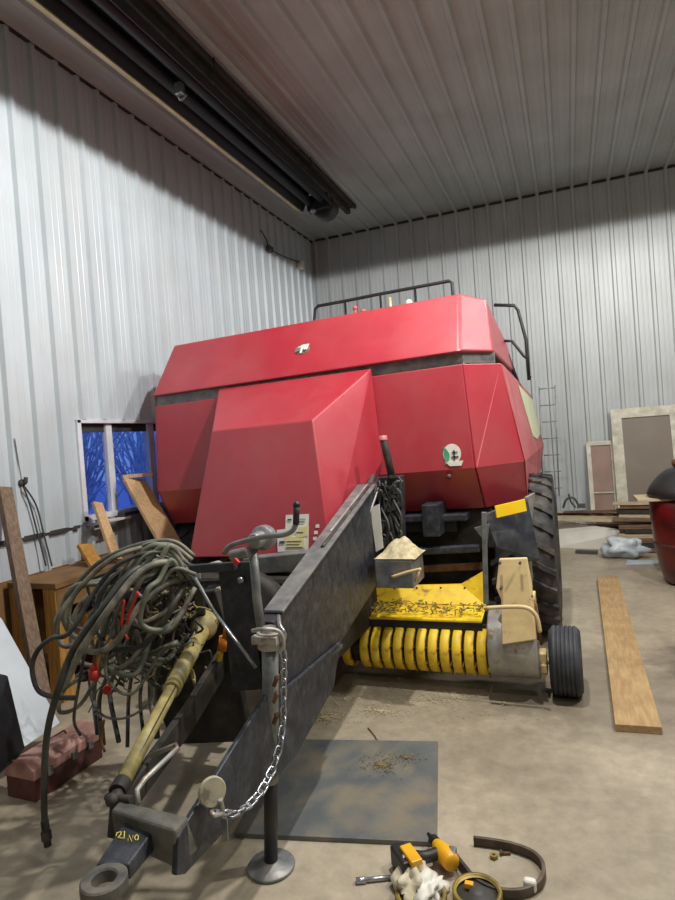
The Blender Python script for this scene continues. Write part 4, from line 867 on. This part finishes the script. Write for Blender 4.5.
# curved metal band
def band(pts, w, t, name, mt, lab, cat):
    q = []; P = [2*V(pts[0])-V(pts[1])]+[V(p) for p in pts]+[2*V(pts[-1])-V(pts[-2])]
    for i in range(1, len(P)-2):
        for j in range(8):
            tt = j/8; a, b, c, d = P[i-1:i+3]; q.append(.5*((2*b)+(c-a)*tt+(2*a-5*b+4*c-d)*tt*tt+(3*b-a-3*c+d)*tt**3))
    q.append(V(pts[-1])); vs = []; fs = []; k = len(q)
    for i, p in enumerate(q):
        T_ = (q[min(i+1, k-1)]-q[max(i-1, 0)]).normalized(); s_ = V((-T_.y, T_.x, 0)).normalized()
        vs += [p-s_*t/2, p+s_*t/2, p+s_*t/2+V((0, 0, w)), p-s_*t/2+V((0, 0, w))]
    for i in range(k-1):
        for j in range(4): fs.append((i*4+j, i*4+(j+1) % 4, (i+1)*4+(j+1) % 4, (i+1)*4+j))
    fs += [(0, 1, 2, 3), (4*k-4, 4*k-3, 4*k-2, 4*k-1)]
    o = MB().add(vs, fs, True).build(name, mt, None, .001); tag(o, lab, cat); return o
band([fl(x, y, .002) for x, y in ((456, 862), (466, 875), (478, 888), (498, 897), (522, 898), (540, 889), (544, 873), (534, 860), (515, 852), (496, 848), (474, 845))], .034, .013, 'curved_guard', 'guardm', 'curved dark metal guard lying open on the floor in front', 'guard')
o = MB().box(fl(530, 885, .025), (.045, .03, .045)).build('rag_scrap', 'white', None, .012, 3); tag(o, 'white scrap tucked against the curved metal guard', 'rag')
# cloth rags
o = blob('work_glove', fl(412, 884)+V((0, 0, .03)), (.05, .085, .045), 'cloth', .9, 5); tag(o, 'pale crumpled glove left of the wire coil', 'glove')
o = blob('work_rag', fl(430, 893)+V((0, 0, .02)), (.05, .07, .035), 'white', .9, 9); tag(o, 'white crumpled rag between the glove and the coil', 'rag')
o = MB().lathe(fl(421, 895, .015), (0, 0, 1), [(.075, -.013), (.088, -.013), (.09, 0), (.088, .012), (.075, .012), (.075, -.013)], 32).build('metal_hoop', 'brass', None); tag(o, 'brassy hoop lying around the glove and rag', 'hoop')
wc = fl(478, 904, .0)
cl = thing('wire_coil', wc, 'round brassy coil lying at the bottom edge of the picture', 'coil')
mb = MB()
for k in range(4): mb.lathe(wc+V((0, 0, .008+.012*k)), (0, 0, 1), [(.070, -.006), (.082, -.006), (.084, 0), (.082, .006), (.070, .006), (.070, -.006)], 36)
mb.build('winding', 'brass', cl)
MB().lathe(wc, (0, 0, 1), [(0, .001), (.068, .001), (.068, .03), (.03, .03), (.025, .045), (0, .045)], 24).build('hub', 'ink', cl)
MB().box(wc+V((-.03, .02, .045)), (.03, .02, .02)).build('clip', 'drillyellow', cl, .004)
o = MB().tube([fl(356, 881, .009), fl(394, 877, .009)], .0085, 10).tube([fl(356, 881, .009), fl(366, 880, .009)], .012, 8).build('metal_rod', 'chrome', None); tag(o, 'short bright steel rod left of the glove', 'rod')
c = fl(494, 858)
o = MB().lathe(c, (0, 0, 1), [(.006, 0), (.016, 0), (.016, .014), (.006, .014), (.006, 0)], 6, sm=False).build('nut', 'brass', None); tag(o, 'brass nut lying inside the curved guard', 'nut', )
c = fl(502, 855)
o = MB().tube([c+V((0, 0, .006)), c+V((.03, .01, .006))], .006, 8).lathe(c+V((0, 0, .01)), (1, .3, 0), [(0, -.008), (.01, -.008), (.01, 0), (0, 0)], 6, sm=False).build('bolt', 'rust', None); tag(o, 'small rusty bolt beside the brass nut', 'bolt')
# shop floor bits
o = MB().tube([fl(368, 728, .004), fl(374, 735, .004), fl(380, 744, .004), fl(387, 746, .004)], .004, 6).build('twine_scrap', 'rust', None); tag(o, 'short dark scrap of twine on the floor behind the plate', 'twine')

# ------------------------------------------------------------------ lights (shaded high bays, mouths at 4.3 m)
def bay(x, y, power, z=4.3, rad=.06, col=(1, .98, .95)):
    ld = bpy.data.lights.new('high_bay', 'SPOT'); ld.energy = power; ld.color = col; ld.spot_size = math.pi; ld.spot_blend = .02; ld.shadow_soft_size = rad
    o = bpy.data.objects.new('high_bay_light', ld); COL.objects.link(o); o.location = (x, y, z)
LIGHTS = [(-.35, 3.0, 420), (.3, 1.0, 70), (1.6, 2.9, 340), (1.2, -1.2, 90), (1.9, 5.0, 170, 4.15, .3), (.8, 6.6, 90, 4.0, .3)]
for l in LIGHTS: bay(*l)
# dusk sky
w_ = bpy.data.worlds.new('dusk'); S.world = w_; w_.use_nodes = True; bg = w_.node_tree.nodes['Background']; bg.inputs[0].default_value = (.10, .19, .52, 1); bg.inputs[1].default_value = 1.25
vs_ = S.view_settings; vs_.view_transform = 'Standard'; vs_.look = 'None'; vs_.exposure = .0; vs_.gamma = 1; vs_.use_curve_mapping = False
